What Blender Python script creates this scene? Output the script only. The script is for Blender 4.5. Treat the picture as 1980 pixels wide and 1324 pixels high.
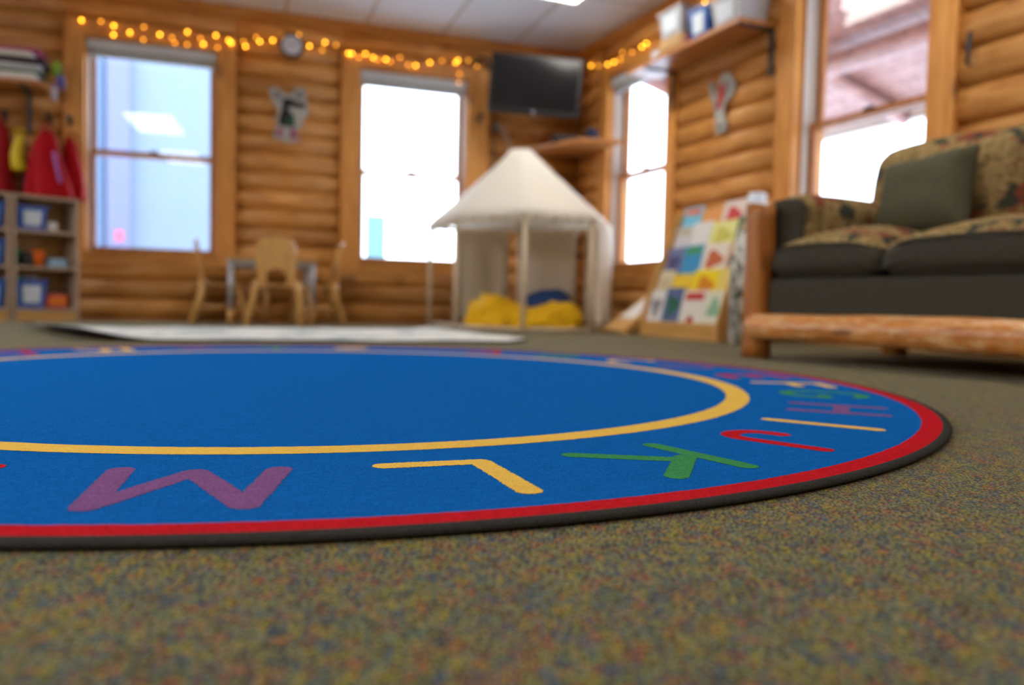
import bpy, bmesh, math, random
from mathutils import Vector, Matrix, noise
R = math.radians
random.seed(7)
for o in list(bpy.data.objects): bpy.data.objects.remove(o)
scene = bpy.context.scene
COL = scene.collection

# ---------------------------------------------------------------- camera
yaw, pitch, roll = 0.4103, -0.0477, 0.022
F = Vector((math.sin(yaw)*math.cos(pitch), math.cos(yaw)*math.cos(pitch), math.sin(pitch)))
Rv = Vector((math.cos(yaw), -math.sin(yaw), 0)); Uv = Rv.cross(F)
c_, s_ = math.cos(roll), math.sin(roll)
R2 = Rv*c_ + Uv*s_; U2 = -Rv*s_ + Uv*c_
cam_data = bpy.data.cameras.new('camera'); cam = bpy.data.objects.new('camera', cam_data); COL.objects.link(cam)
m = Matrix((R2, U2, -F)).transposed().to_4x4(); m.translation = Vector((0, 0, .1872)); cam.matrix_world = m
cam_data.sensor_width = 36; cam_data.lens = 1550.2/1980*36
cam_data.clip_start = .02
cam_data.dof.use_dof = True; cam_data.dof.focus_distance = .90; cam_data.dof.aperture_fstop = 2.6
scene.camera = cam

# ---------------------------------------------------------------- light and exposure
scene.view_settings.view_transform = 'Standard'; scene.view_settings.look = 'None'
scene.view_settings.gamma = 1; scene.view_settings.exposure = 0.70
WORLD_STRENGTH = 5.0
LAMP = 6.0
w = bpy.data.worlds.new('sky'); scene.world = w; w.use_nodes = True
nt = w.node_tree; bg = nt.nodes['Background']
tc = nt.nodes.new('ShaderNodeTexCoord'); sp = nt.nodes.new('ShaderNodeSeparateXYZ'); cr = nt.nodes.new('ShaderNodeValToRGB')
nt.links.new(tc.outputs['Generated'], sp.inputs[0]); nt.links.new(sp.outputs['Z'], cr.inputs[0])
cr.color_ramp.elements[0].color = (.86, .92, 1, 1); cr.color_ramp.elements[1].color = (.68, .82, 1, 1)
nt.links.new(cr.outputs[0], bg.inputs['Color']); bg.inputs['Strength'].default_value = WORLD_STRENGTH

# ---------------------------------------------------------------- material helpers
def srgb(r, g, b):
    f = lambda c: (c/255/12.92) if c/255 <= .04045 else ((c/255+.055)/1.055)**2.4
    return (f(r), f(g), f(b), 1)
class NT:
    def __init__(s, name, rough=.6, spec=.3):
        s.m = bpy.data.materials.new(name); s.m.use_nodes = True; s.t = s.m.node_tree
        s.b = s.t.nodes['Principled BSDF']; s.b.inputs['Roughness'].default_value = rough
        s.b.inputs['Specular IOR Level'].default_value = spec
    def n(s, typ, **kw):
        nd = s.t.nodes.new('ShaderNode'+typ)
        for k, v in kw.items():
            if k.startswith('_'): nd.inputs[k[1:].replace('_', ' ')].default_value = v
            else: setattr(nd, k, v)
        return nd
    def l(s, a, b): s.t.links.new(a, b)
    def coord(s, scale=(1, 1, 1), src='Object'):
        t = s.n('TexCoord'); mp = s.n('Mapping'); mp.inputs['Scale'].default_value = scale
        s.l(t.outputs[src], mp.inputs[0]); return mp.outputs[0]
    def noise(s, vec, scale, detail=3, rough=.5):
        nd = s.n('TexNoise'); nd.inputs['Scale'].default_value = scale; nd.inputs['Detail'].default_value = detail
        nd.inputs['Roughness'].default_value = rough
        s.l(vec, nd.inputs['Vector']); return nd.outputs['Fac']
    def ramp(s, fac, stops, const=False):
        nd = s.n('ValToRGB'); cr = nd.color_ramp
        if const: cr.interpolation = 'CONSTANT'
        while len(cr.elements) < len(stops): cr.elements.new(.5)
        for e, (p, c) in zip(cr.elements, stops): e.position = p; e.color = c
        s.l(fac, nd.inputs[0]); return nd.outputs[0]
    def mix(s, fac, a, b, blend='MIX'):
        nd = s.n('Mix', data_type='RGBA', blend_type=blend)
        for v, i in ((fac, 0), (a, 6), (b, 7)):
            if isinstance(v, (int, float)) or isinstance(v, tuple): nd.inputs[i].default_value = v
            else: s.l(v, nd.inputs[i])
        return nd.outputs[2]
    def math(s, op, a, b=0.):
        nd = s.n('Math', operation=op)
        for v, i in ((a, 0), (b, 1)):
            if isinstance(v, (int, float)): nd.inputs[i].default_value = v
            else: s.l(v, nd.inputs[i])
        return nd.outputs[0]
    def base(s, c):
        if isinstance(c, tuple): s.b.inputs['Base Color'].default_value = c
        else: s.l(c, s.b.inputs['Base Color'])
    def bump(s, h, strength=.3, dist=.002):
        nd = s.n('Bump'); nd.inputs['Strength'].default_value = strength; nd.inputs['Distance'].default_value = dist
        s.l(h, nd.inputs['Height']); s.l(nd.outputs[0], s.b.inputs['Normal'])

def plain(name, rgb, rough=.6, var=.12, scale=30, metallic=0, spec=.3, bump=0):
    t = NT(name, rough, spec); v = t.coord()
    n = t.noise(v, scale, 3); c = srgb(*rgb); d = tuple(x*(1-var) for x in c[:3])+(1,)
    t.base(t.mix(n, c, d)); t.b.inputs['Metallic'].default_value = metallic
    if bump: t.bump(n, bump)
    return t.m

def wood(name, light, mid, dark, axis=0, pitch=0, z0=0, rough=.45, knots=True, segs=2.4):
    """wood with the grain along one object axis; with a pitch every log course gets a tone of its own"""
    t = NT(name, rough, .4); tcn = t.n('TexCoord'); sep = t.n('SeparateXYZ'); t.l(tcn.outputs['Object'], sep.inputs[0])
    sc = [9, 9, 9]; sc[axis] = 1.1
    mp = t.n('Mapping'); mp.inputs['Scale'].default_value = sc
    if pitch:
        k = t.math('FLOOR', t.math('DIVIDE', t.math('SUBTRACT', sep.outputs['Z'], z0), pitch))
        comb = t.n('CombineXYZ'); t.l(t.math('MULTIPLY', k, 3.7), comb.inputs[1]); t.l(t.math('MULTIPLY', k, 1.9), comb.inputs[0])
        add = t.n('VectorMath', operation='ADD'); t.l(tcn.outputs['Object'], add.inputs[0]); t.l(comb.outputs[0], add.inputs[1])
        t.l(add.outputs[0], mp.inputs[0])
    else: t.l(tcn.outputs['Object'], mp.inputs[0])
    v = mp.outputs[0]
    grain = t.noise(v, 3.0, 6, .6); fine = t.noise(v, 14, 4, .6)
    col = t.ramp(grain, [(.28, srgb(*dark)), (.5, srgb(*mid)), (.72, srgb(*light))])
    col = t.mix(t.math('MULTIPLY', fine, .35), col, srgb(*dark))
    if pitch:
        wn = t.n('TexWhiteNoise', noise_dimensions='1D'); t.l(k, wn.inputs['W'])
        mr = t.n('MapRange'); t.l(wn.outputs['Value'], mr.inputs[0]); mr.inputs[3].default_value = .78; mr.inputs[4].default_value = 1.12
        hs = t.n('HueSaturation'); t.l(mr.outputs[0], hs.inputs['Value']); t.l(col, hs.inputs['Color']); col = hs.outputs[0]
    if knots:
        kv = t.n('Mapping'); ks = [segs*3, segs*3, segs*3]; ks[axis] = segs; kv.inputs['Scale'].default_value = ks
        t.l(tcn.outputs['Object'], kv.inputs[0])
        vo = t.n('TexVoronoi'); vo.inputs['Scale'].default_value = 1.0; t.l(kv.outputs[0], vo.inputs['Vector'])
        kn = t.ramp(vo.outputs['Distance'], [(.06, (1, 1, 1, 1)), (.16, (0, 0, 0, 1))])
        col = t.mix(t.math('MULTIPLY', kn, .75), col, srgb(96, 52, 22))
    t.base(col); t.bump(grain, .15, .002)
    return t.m

M = {}
LOG = dict(light=(230, 176, 102), mid=(208, 146, 72), dark=(160, 100, 42))
M['log'] = wood('log_wall_wood', **LOG, axis=0, pitch=.1475, z0=.02)
M['log_big'] = wood('large_log_wall_wood', **LOG, axis=0, pitch=.174, z0=.027)
M['casing_v'] = wood('upright_pine_board', (230, 172, 92), (212, 146, 68), (178, 112, 46), axis=2, segs=2)
M['casing_h'] = wood('level_pine_board', (226, 166, 88), (206, 140, 64), (170, 106, 44), axis=0, segs=2)
M['sash'] = wood('sash_wood', (198, 134, 72), (176, 112, 56), (142, 86, 40), axis=2, knots=False)
M['vinyl'] = plain('grey_jamb_liner', (205, 200, 192), .4)
M['blind'] = plain('grey_blind_case', (172, 176, 176), .5)
M['blind_light'] = plain('light_blind_cloth', (205, 212, 218), .6)
M['birch'] = wood('pale_maple', (222, 178, 112), (208, 160, 92), (186, 138, 74), axis=0, knots=False, rough=.35)
M['birch_z'] = wood('pale_maple_upright', (222, 178, 112), (208, 160, 92), (186, 138, 74), axis=2, knots=False, rough=.35)
M['shelfwood'] = wood('shelf_board_wood', (206, 146, 84), (186, 124, 66), (156, 98, 48), axis=0, rough=.35, knots=False)
M['post'] = wood('peeled_log', (200, 138, 72), (180, 114, 52), (130, 74, 30), axis=2, rough=.3, segs=3)
def rail_mat():
    t = NT('bark_flecked_log', .3, .5); v = t.coord((2.2, 12, 12)); g = t.noise(v, 3, 6, .65)
    v2 = t.coord((7, 22, 22)); g2 = t.noise(v2, 2.2, 5, .7)
    c = t.ramp(g, [(.3, srgb(150, 84, 34)), (.5, srgb(206, 132, 58)), (.7, srgb(224, 158, 84))])
    c = t.mix(t.ramp(g2, [(.47, (0, 0, 0, 1)), (.6, (1, 1, 1, 1))]), c, srgb(228, 184, 128))
    c = t.mix(t.ramp(t.noise(v2, 1.1, 4), [(.62, (0, 0, 0, 1)), (.7, (.8, .8, .8, 1))]), c, srgb(120, 66, 30))
    t.base(c); t.bump(g2, .2, .003); return t.m
M['rail'] = rail_mat()
M['black'] = plain('black_plastic', (26, 27, 30), .3, spec=.5)
M['iron'] = plain('dark_grey_iron', (62, 68, 72), .4, metallic=.4)
M['screen'] = plain('dark_tv_glass', (20, 19, 20), .12, .05, spec=.6)
M['white'] = plain('white_paint', (232, 232, 228), .5)
M['paper'] = plain('white_paper', (228, 228, 222), .7)
M['card'] = plain('grey_white_card', (176, 176, 170), .7)
M['steel'] = plain('grey_painted_steel', (176, 176, 178), .35, metallic=.3)
M['shine'] = plain('polished_metal', (225, 228, 238), .15, metallic=1)
def cloth(name, rgb, tr):
    m = plain(name, rgb, .95, .05, 300); nt_ = m.node_tree; out = nt_.nodes['Material Output']; pb = nt_.nodes['Principled BSDF']
    tl = nt_.nodes.new('ShaderNodeBsdfTranslucent'); tl.inputs[0].default_value = srgb(*rgb); mx = nt_.nodes.new('ShaderNodeMixShader'); mx.inputs[0].default_value = tr
    nt_.links.new(pb.outputs[0], mx.inputs[1]); nt_.links.new(tl.outputs[0], mx.inputs[2]); nt_.links.new(mx.outputs[0], out.inputs[0]); return m
M['canvas'] = cloth('cream_canvas', (254, 251, 242), .4)
M['curtain'] = cloth('beige_curtain_cloth', (206, 192, 170), .25)
M['polewood'] = plain('pale_dowel', (224, 206, 178), .5, .1, 20)
M['yellow_cloth'] = plain('yellow_cloth', (240, 188, 22), .85, .12, 20, bump=.3)
M['navy_cloth'] = plain('navy_cloth', (36, 66, 120), .9, .2, 30)
M['red_cloth'] = plain('red_vinyl_cloth', (172, 8, 22), .65, .3, 8, spec=.12)
M['red_cloth2'] = plain('faded_red_cloth', (150, 26, 32), .8, .3, 8, spec=.1)
M['lilac'] = plain('lilac_highlight', (170, 110, 190), .5)
M['yellow_vinyl'] = plain('yellow_vinyl', (214, 190, 30), .45)
M['darksmock'] = plain('maroon_cloth', (84, 24, 28), .7)
M['blue_bin'] = plain('blue_plastic', (28, 96, 190), .35, spec=.5)
M['clear_bin'] = plain('cloudy_clear_plastic', (196, 200, 206), .25, .2, 12, spec=.5)
M['label'] = plain('label_card', (214, 226, 238), .6)
M['wicker'] = plain('tan_wicker', (196, 160, 112), .8, .4, 90)
M['rubber'] = plain('dark_rubber', (34, 34, 36), .8)
def emis(name, rgb, st):
    t = NT(name); t.base(srgb(*rgb)); t.b.inputs['Emission Color'].default_value = srgb(*rgb); t.b.inputs['Emission Strength'].default_value = st; return t.m
M['bulb_hi'] = emis('bright_amber_bulb', (255, 180, 44), 11)
M['bulb_lo'] = emis('dim_amber_bulb', (255, 168, 50), 4)
M['lamp'] = emis('lit_lamp_diffuser', (255, 250, 240), LAMP)
def glass_mat():
    t = NT('window_glass'); out = t.t.nodes['Material Output']; tr = t.n('BsdfTransparent'); gl = t.n('BsdfGlossy'); gl.inputs['Roughness'].default_value = .02
    tr.inputs['Color'].default_value = (.95, .97, 1, 1)
    lw = t.n('LayerWeight'); lw.inputs['Blend'].default_value = .5
    fr = t.math('ADD', t.math('MULTIPLY', t.math('POWER', lw.outputs['Facing'], 5.), .6), .05)
    mx = t.n('MixShader'); t.l(fr, mx.inputs[0]); t.l(tr.outputs[0], mx.inputs[1]); t.l(gl.outputs[0], mx.inputs[2]); t.l(mx.outputs[0], out.inputs[0])
    return t.m
M['glass'] = glass_mat()
def carpet_mat():
    t = NT('heathered_loop_carpet', .95, .1); v = t.coord((1, 1, 1))
    rot = t.n('Mapping'); rot.inputs['Rotation'].default_value = (0, 0, R(23.5)); t.l(v, rot.inputs[0])
    def loops(sx, sy, wob):
        mp = t.n('Mapping'); mp.inputs['Scale'].default_value = (sx, sy, 1); t.l(rot.outputs[0], mp.inputs[0])
        vo = t.n('TexVoronoi', voronoi_dimensions='2D'); vo.inputs['Scale'].default_value = 1; vo.inputs['Randomness'].default_value = wob; t.l(mp.outputs[0], vo.inputs['Vector'])
        sep = t.n('SeparateColor'); t.l(vo.outputs['Color'], sep.inputs[0]); return vo, sep
    cols = [(0, (134, 132, 56)), (.16, (158, 150, 96)), (.29, (60, 86, 108)), (.41, (172, 92, 60)), (.51, (172, 156, 34)), (.62, (100, 124, 100)), (.76, (52, 50, 46)), (.84, (134, 104, 74)), (.92, (84, 108, 128))]
    st = [(p, srgb(*c)) for p, c in cols]
    vo, sep = loops(340, 210, .9); c1 = t.ramp(sep.outputs[0], st, True)
    vo2, sep2 = loops(110, 75, 1.); c2 = t.ramp(sep2.outputs[1], st, True)
    c = t.mix(.38, c1, c2)
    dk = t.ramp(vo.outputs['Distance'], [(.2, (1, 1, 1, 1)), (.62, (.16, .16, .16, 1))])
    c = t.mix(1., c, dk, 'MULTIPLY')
    t.b.inputs['Sheen Weight'].default_value = .22; t.b.inputs['Sheen Roughness'].default_value = .45; t.b.inputs['Sheen Tint'].default_value = srgb(225, 215, 195)
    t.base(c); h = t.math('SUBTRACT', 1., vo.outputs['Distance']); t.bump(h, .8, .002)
    return t.m
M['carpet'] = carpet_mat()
def pile(name, rgb, var=.28):
    t = NT(name, .95, .08); v = t.coord()
    n = t.noise(v, 420, 3, .7); v2 = t.coord((14, 60, 20)); n2 = t.noise(v2, 2.2, 4, .6)
    c = srgb(*rgb); d = tuple(x*(1-var*1.6) for x in c[:3])+(1,); e = tuple(min(1, x*1.15) for x in c[:3])+(1,)
    col = t.ramp(n, [(.3, d), (.52, c), (.75, e)])
    col = t.mix(t.ramp(n2, [(.35, (.22, .22, .22, 1)), (.6, (0, 0, 0, 1))]), col, d)
    t.base(col); t.bump(n, .7, .0025)
    t.b.inputs['Specular IOR Level'].default_value = .0
    return t.m
P = dict(blue=pile('blue_rug_pile', (24, 104, 184)), red=pile('red_rug_pile', (200, 36, 44)), yellow=pile('yellow_rug_pile', (240, 196, 92), .12),
         green=pile('green_rug_pile', (70, 150, 92)), purple=pile('purple_rug_pile', (136, 92, 144)), binding=pile('charcoal_binding', (66, 66, 64), .3))
def floral(name='floral_tapestry'):
    t = NT(name, .95, .1); v = t.coord((1, 1, 1)); w_ = t.noise(v, 14, 4, .6)
    d = t.n('VectorMath', operation='ADD'); cx = t.n('CombineXYZ'); t.l(t.math('MULTIPLY', w_, .12), cx.inputs[0]); t.l(t.math('MULTIPLY', w_, .1), cx.inputs[2])
    t.l(v, d.inputs[0]); t.l(cx.outputs[0], d.inputs[1])
    n1 = t.noise(d.outputs[0], 9, 2); n2 = t.noise(d.outputs[0], 13.3, 2.5); n3 = t.noise(v, 50, 3)
    base = t.ramp(n3, [(.35, srgb(116, 98, 62)), (.65, srgb(158, 134, 90))])
    c = t.mix(t.ramp(n1, [(.54, (0, 0, 0, 1)), (.62, (1, 1, 1, 1))]), base, srgb(122, 66, 48))
    c = t.mix(t.ramp(n2, [(.55, (0, 0, 0, 1)), (.61, (1, 1, 1, 1))]), c, srgb(56, 60, 52))
    n4 = t.noise(v, 22, 3); c = t.mix(t.ramp(n4, [(.6, (0, 0, 0, 1)), (.66, (.8, .8, .8, 1))]), c, srgb(98, 84, 46))
    t.base(c); t.bump(n3, .2); return t.m
M['floral'] = floral()
def weave(name, rgb):
    t = NT(name, .95, .1); v = t.coord((1, 1, .5)); n = t.noise(v, 220, 3, .7); c = srgb(*rgb)
    t.base(t.ramp(n, [(.3, tuple(x*.6 for x in c[:3])+(1,)), (.7, tuple(x*1.35 for x in c[:3])+(1,))])); t.bump(n, .3); return t.m
M['grey_cloth'] = weave('charcoal_olive_upholstery', (72, 70, 60))
M['pillow'] = weave('grey_green_pillow_cloth', (86, 86, 68))
def maprug():
    t = NT('pale_printed_rug', .95, .1); v = t.coord(); n = t.noise(v, 3.2, 5, .6); n2 = t.noise(v, 9, 4, .6)
    c = t.ramp(n, [(.38, srgb(222, 222, 214)), (.5, srgb(232, 230, 218)), (.56, srgb(164, 176, 184)), (.66, srgb(226, 222, 200))])
    c = t.mix(t.ramp(n2, [(.6, (0, 0, 0, 1)), (.68, (.5, .5, .5, 1))]), c, srgb(150, 150, 130)); t.base(c); return t.m
M['maprug'] = maprug()
def birchbark():
    t = NT('birch_bark_cloth', .8, .2); v = t.coord((30, 30, 14)); n = t.noise(v, 1.2, 4, .7)
    t.base(t.ramp(n, [(.42, srgb(66, 70, 58)), (.5, srgb(190, 190, 178)), (.6, srgb(232, 232, 226))])); return t.m
M['birchbark'] = birchbark()
def ceiling_mat():
    t = NT('ceiling_tile', .9, .1); tcn = t.n('TexCoord'); br = t.n('TexBrick'); br.offset = 0
    mp = t.n('Mapping'); t.l(tcn.outputs['Object'], mp.inputs[0]); t.l(mp.outputs[0], br.inputs['Vector'])
    br.inputs['Scale'].default_value = 1; br.inputs['Brick Width'].default_value = .635; br.inputs['Row Height'].default_value = 1.22
    br.inputs['Mortar Size'].default_value = .013; br.inputs['Mortar Smooth'].default_value = .1
    br.inputs['Color1'].default_value = srgb(214, 216, 222); br.inputs['Color2'].default_value = srgb(220, 222, 228); br.inputs['Mortar'].default_value = srgb(176, 160, 146)
    n = t.noise(tcn.outputs['Object'], 130, 3, .7)
    t.base(t.mix(.12, br.outputs['Color'], t.ramp(n, [(.35, (.2, .2, .2, 1)), (.5, (.9, .9, .9, 1))]))); return t.m
M['ceiling'] = ceiling_mat()
M['porch'] = wood('porch_ceiling_boards', (190, 150, 138), (158, 112, 100), (112, 74, 66), axis=0, pitch=0, knots=False)
M['snow'] = plain('snow', (238, 242, 248), .9, .03, 3)
M['siding'] = plain('pale_blue_siding', (114, 128, 144), .8, .06, 2)
M['pinkpost'] = plain('mauve_painted_post', (108, 114, 144), .7)

# ---------------------------------------------------------------- geometry helpers
class MB:
    def __init__(s): s.bm = bmesh.new(); s.mi = 0
    def _f(s, vs, smooth=False):
        try: f = s.bm.faces.new(vs)
        except ValueError: return None
        f.material_index = s.mi; f.smooth = smooth; return f
    def box(s, a, b, M4=None, bev=0):
        (x0, y0, z0), (x1, y1, z1) = [min(p, q) for p, q in zip(a, b)], [max(p, q) for p, q in zip(a, b)]
        t = bmesh.new() if bev else s.bm
        v = [t.verts.new(Vector((x, y, z))) for x in (x0, x1) for y in (y0, y1) for z in (z0, z1)]
        fs = [t.faces.new([v[i] for i in q]) for q in ((0, 1, 3, 2), (4, 6, 7, 5), (0, 4, 5, 1), (2, 3, 7, 6), (0, 2, 6, 4), (1, 5, 7, 3))]
        if bev:
            bmesh.ops.bevel(t, geom=t.edges[:], offset=bev, segments=2, affect='EDGES', profile=.5)
            s.merge(t, M4)
        else:
            for f in fs: f.material_index = s.mi
            if M4:
                for q in v: q.co = M4 @ q.co
        return s
    def merge(s, t, M4=None, smooth=None):
        mp = {}
        for q in t.verts: mp[q] = s.bm.verts.new(M4 @ q.co if M4 else q.co)
        for f in t.faces:
            g = s._f([mp[q] for q in f.verts], f.smooth if smooth is None else smooth)
        t.free()
    def tube(s, pts, r, n=10, caps=True, smooth=True, closed=False):
        pts = [Vector(p) for p in pts]; N = len(pts); rs = r if isinstance(r, (list, tuple)) else [r]*N; rings = []
        up = Vector((0, 0, 1)); prev = None
        for i, p in enumerate(pts):
            if closed: d = pts[(i+1) % N]-pts[i-1]
            else: d = pts[min(i+1, N-1)]-pts[max(i-1, 0)]
            d.normalize()
            if prev is None:
                a = up if abs(d.dot(up)) < .95 else Vector((1, 0, 0)); e1 = d.cross(a).normalized()
            else: e1 = (prev - d*prev.dot(d)).normalized()
            prev = e1; e2 = d.cross(e1)
            rings.append([s.bm.verts.new(p+(e1*math.cos(k*2*math.pi/n)+e2*math.sin(k*2*math.pi/n))*rs[i]) for k in range(n)])
        L = N if closed else N-1
        for i in range(L):
            a, b = rings[i], rings[(i+1) % N]
            for k in range(n): s._f([a[k], a[(k+1) % n], b[(k+1) % n], b[k]], smooth)
        if caps and not closed: s._f(rings[0][::-1]); s._f(rings[-1])
        return s
    def grid(s, fn, nu, nv, smooth=True, wrap=False):
        g = [[s.bm.verts.new(fn(i/nu, j/nv)) for j in range(nv+1)] for i in range(nu if wrap else nu+1)]
        for i in range(nu):
            a, b = g[i], g[(i+1) % len(g)]
            for j in range(nv): s._f([a[j], b[j], b[j+1], a[j+1]], smooth)
        return s
    def prism(s, pts, y0, y1, M4=None):
        """closed outline in x,z thickened along y"""
        a = [s.bm.verts.new(Vector((x, y0, z))) for x, z in pts]; b = [s.bm.verts.new(Vector((x, y1, z))) for x, z in pts]
        n = len(pts); s._f(a[::-1]); s._f(b)
        for i in range(n): s._f([a[i], a[(i+1) % n], b[(i+1) % n], b[i]])
        if M4:
            for q in a+b: q.co = M4 @ q.co
        return s
    def puff(s, c, size, rad, bulge=(0, 0, 0), n=14, nz=.0, seed=0, M4=None, matz=None, wr=0):
        """rounded upholstered block: centre, full size, corner radius, extra crown along each axis"""
        t = bmesh.new(); bmesh.ops.create_cube(t, size=2)
        bmesh.ops.subdivide_edges(t, edges=t.edges[:], cuts=n, use_grid_fill=True)
        h = Vector(size)/2
        for q in t.verts:
            u = q.co.copy(); p = Vector([u[i]*h[i] for i in range(3)])
            inner = Vector([max(-(h[i]-rad), min(h[i]-rad, p[i])) for i in range(3)]); d = p-inner
            if d.length > 1e-9: p = inner + d.normalized()*min(rad, max(abs(d[i]) for i in range(3)))
            for i in range(3):
                j, k = (i+1) % 3, (i+2) % 3
                p[i] += bulge[i]*u[i]*(1-u[j]**2)*(1-u[k]**2)
            if wr: p += Vector((1, 1, 1))*wr*noise.noise(p*9+Vector((seed, 0, 0)))
            q.co = p+Vector(c)
        for f in t.faces: f.smooth = True
        mp = {}
        for q in t.verts: mp[q] = s.bm.verts.new(M4 @ q.co if M4 else q.co)
        for f in t.faces:
            g = s._f([mp[q] for q in f.verts], True)
            if matz is not None and g: g.material_index = 1 if f.calc_center_median().z > matz else 0
        t.free(); return s
    def sphere(s, c, r, seg=14, sc=(1, 1, 1), M4=None):
        t = bmesh.new(); bmesh.ops.create_uvsphere(t, u_segments=seg, v_segments=seg//2+1, radius=r)
        for q in t.verts: q.co = Vector([q.co[i]*sc[i] for i in range(3)])+Vector(c)
        s.merge(t, M4, True); return s
    def build(s, name, mats, parent=None, loc=None, mat=None):
        me = bpy.data.meshes.new(name); bmesh.ops.recalc_face_normals(s.bm, faces=s.bm.faces[:]); s.bm.to_mesh(me); s.bm.free()
        o = bpy.data.objects.new(name, me); COL.objects.link(o)
        for q in (mats if isinstance(mats, list) else [mats]): me.materials.append(q)
        if parent: o.parent = parent
        if mat is not None: o.matrix_local = mat
        if loc is not None: o.location = loc
        return o
def tag(o, label=None, cat=None, group=None, kind=None):
    if label: o['label'] = label
    if cat: o['category'] = cat
    if group: o['group'] = group
    if kind: o['kind'] = kind
    return o
def thing(name, label, cat, loc=(0, 0, 0), rz=0, group=None, mat=None):
    o = bpy.data.objects.new(name, None); COL.objects.link(o); o.empty_display_size = .05
    if mat is not None: o.matrix_world = mat
    else: o.location = loc; o.rotation_euler = (0, 0, rz)
    return tag(o, label, cat, group)
def children(o): return [c for c in COL.objects if c.parent == o]
def copy_tree(o, parent=None):
    c = o.copy(); COL.objects.link(c); c.parent = parent
    for ch in children(o): copy_tree(ch, c)
    return c
def solid(o, th, off=0):
    md = o.modifiers.new('thickness', 'SOLIDIFY'); md.thickness = th; md.offset = off; return o

# wall frames: x runs along the wall, y points outdoors, z up; both start in the far right corner
CX, CY, DL = 3.4113, 6.4594, -.0752
ub = Vector((math.cos(DL), math.sin(DL), 0)); ob = Vector((-math.sin(DL), math.cos(DL), 0))
FB = Matrix((ub, ob, Vector((0, 0, 1)))).transposed().to_4x4(); FB.translation = Vector((CX, CY, 0))
FR = Matrix((Vector((0, -1, 0)), Vector((1, 0, 0)), Vector((0, 0, 1)))).transposed().to_4x4(); FR.translation = Vector((CX, CY, 0))
H = 2.44; ZB, ZT = .515, 2.08

# ---------------------------------------------------------------- floor, ceiling
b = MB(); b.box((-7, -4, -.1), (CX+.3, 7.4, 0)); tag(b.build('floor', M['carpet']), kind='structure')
b = MB(); b.box((-7.2, -.3, 0), (.35, 11, .08))
o = b.build('ceiling', M['ceiling']); 
# ceiling frame follows the back wall; rows run into the room
CM = Matrix((ub, -ob, -Vector((0, 0, 1)))).transposed().to_4x4(); CM.translation = Vector((CX, CY, H)) + Vector((0, 0, .08))
o.matrix_world = CM; tag(o, kind='structure')
for q in o.data.vertices: q.co.x += 0
# ---------------------------------------------------------------- log walls
def logs(b, x0, x1, z0, z1, pitch, zg, y=-.0, bulge=.044):
    k = math.floor((z0-zg)/pitch)
    while zg+k*pitch < z1-1e-4:
        a, c = zg+k*pitch, zg+(k+1)*pitch
        lo, hi = max(a, z0), min(c, z1)
        if hi-lo > .004:
            prof = []
            for i in range(11):
                z = a+(c-a)*i/10; 
                if z < lo-1e-6 or z > hi+1e-6: continue
                u = abs(2*i/10-1); prof.append((-(bulge*math.sqrt(max(0, 1-u**2.4)))+.03, z))
            zl = [p for p in prof]
            if zl and zl[0][1] > lo+1e-4: zl = [(zl[0][0], lo)]+zl
            if zl and zl[-1][1] < hi-1e-4: zl = zl+[(zl[-1][0], hi)]
            n = len(zl)
            if n >= 2:
                A = [b.bm.verts.new((x0, p[0], p[1])) for p in zl]; B = [b.bm.verts.new((x1, p[0], p[1])) for p in zl]
                for i in range(n-1): b._f([A[i], A[i+1], B[i+1], B[i]], True)
                a0, a1 = b.bm.verts.new((x0, .04, lo)), b.bm.verts.new((x0, .04, hi)); b._f(A+[a1, a0])
                c0, c1 = b.bm.verts.new((x1, .04, lo)), b.bm.verts.new((x1, .04, hi)); b._f((B+[c1, c0])[::-1])
        k += 1
def log_wall(name, frame, xa, xb, wins, big_from=None):
    """wins: (x0, x1) openings; sheathing behind and rounded log courses in front of it"""
    b = MB(); xs = [xa]+[q for w_ in wins for q in w_]+[xb]
    xs[0 if frame is FR else -1] += -.25 if frame is FR else .25
    for i in range(0, len(xs), 2):
        b.box((xs[i], .035, 0), (xs[i+1], .2, H))
    for w_ in wins: b.box((w_[0], .03, 0), (w_[1], .2, ZB)); b.box((w_[0], .03, ZT), (w_[1], .2, H))
    ext = [(w_[0]-w_[2], w_[1]+w_[3]) for w_ in [q if len(q) == 4 else (*q, 0, 0) for q in wins]] if wins else []
    return b
def build_wall(name, frame, xa, xb, wins, bigx=None):
    op = [(q[0], q[1]) for q in wins]
    b = log_wall(name, frame, xa, xb, op)
    b.mi = 0
    zc0, zc1 = ZB-.095, ZT+.12
    def run(x0, x1, z0, z1):
        if bigx is not None and x0 >= bigx-.2:
            b.mi = 1; logs(b, x0, x1, z0, z1, .174, .027); b.mi = 0
        else: logs(b, x0, x1, z0, z1, .1475, .02)
    edges = [xa]
    for q in wins: edges += [q[0]-q[2], q[1]+q[3]]
    edges.append(xb)
    # below and above the casings the courses run through, between them they stop at the boards
    for i in range(0, len(edges), 2): run(edges[i], edges[i+1], 0, H)
    for q in wins:
        run(q[0]-q[2], q[1]+q[3], 0, zc0); run(q[0]-q[2], q[1]+q[3], zc1, H)
    o = b.build(name, [M['log'], M['log_big']]); o.matrix_world = frame; return tag(o, kind='structure')
WB = [(-3.955, -3.04, .135, .135), (-1.95, -1.03, .15, .18)]
WR = [(.56, 1.42, .13, .12), (2.739, 3.639, .15, .155)]
build_wall('wall_back', FB, -7.2, .02, WB)
build_wall('wall_right', FR, .0, 10.3, WR, 3.7)
FL = Matrix.Translation((-6.5, 8, 0)) @ Matrix.Rotation(R(90), 4, 'Z')
b = MB(); b.box((-12, 0, 0), (0, .15, H)); logs(b, -12, 0, 0, H, .1475, .02)
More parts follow.
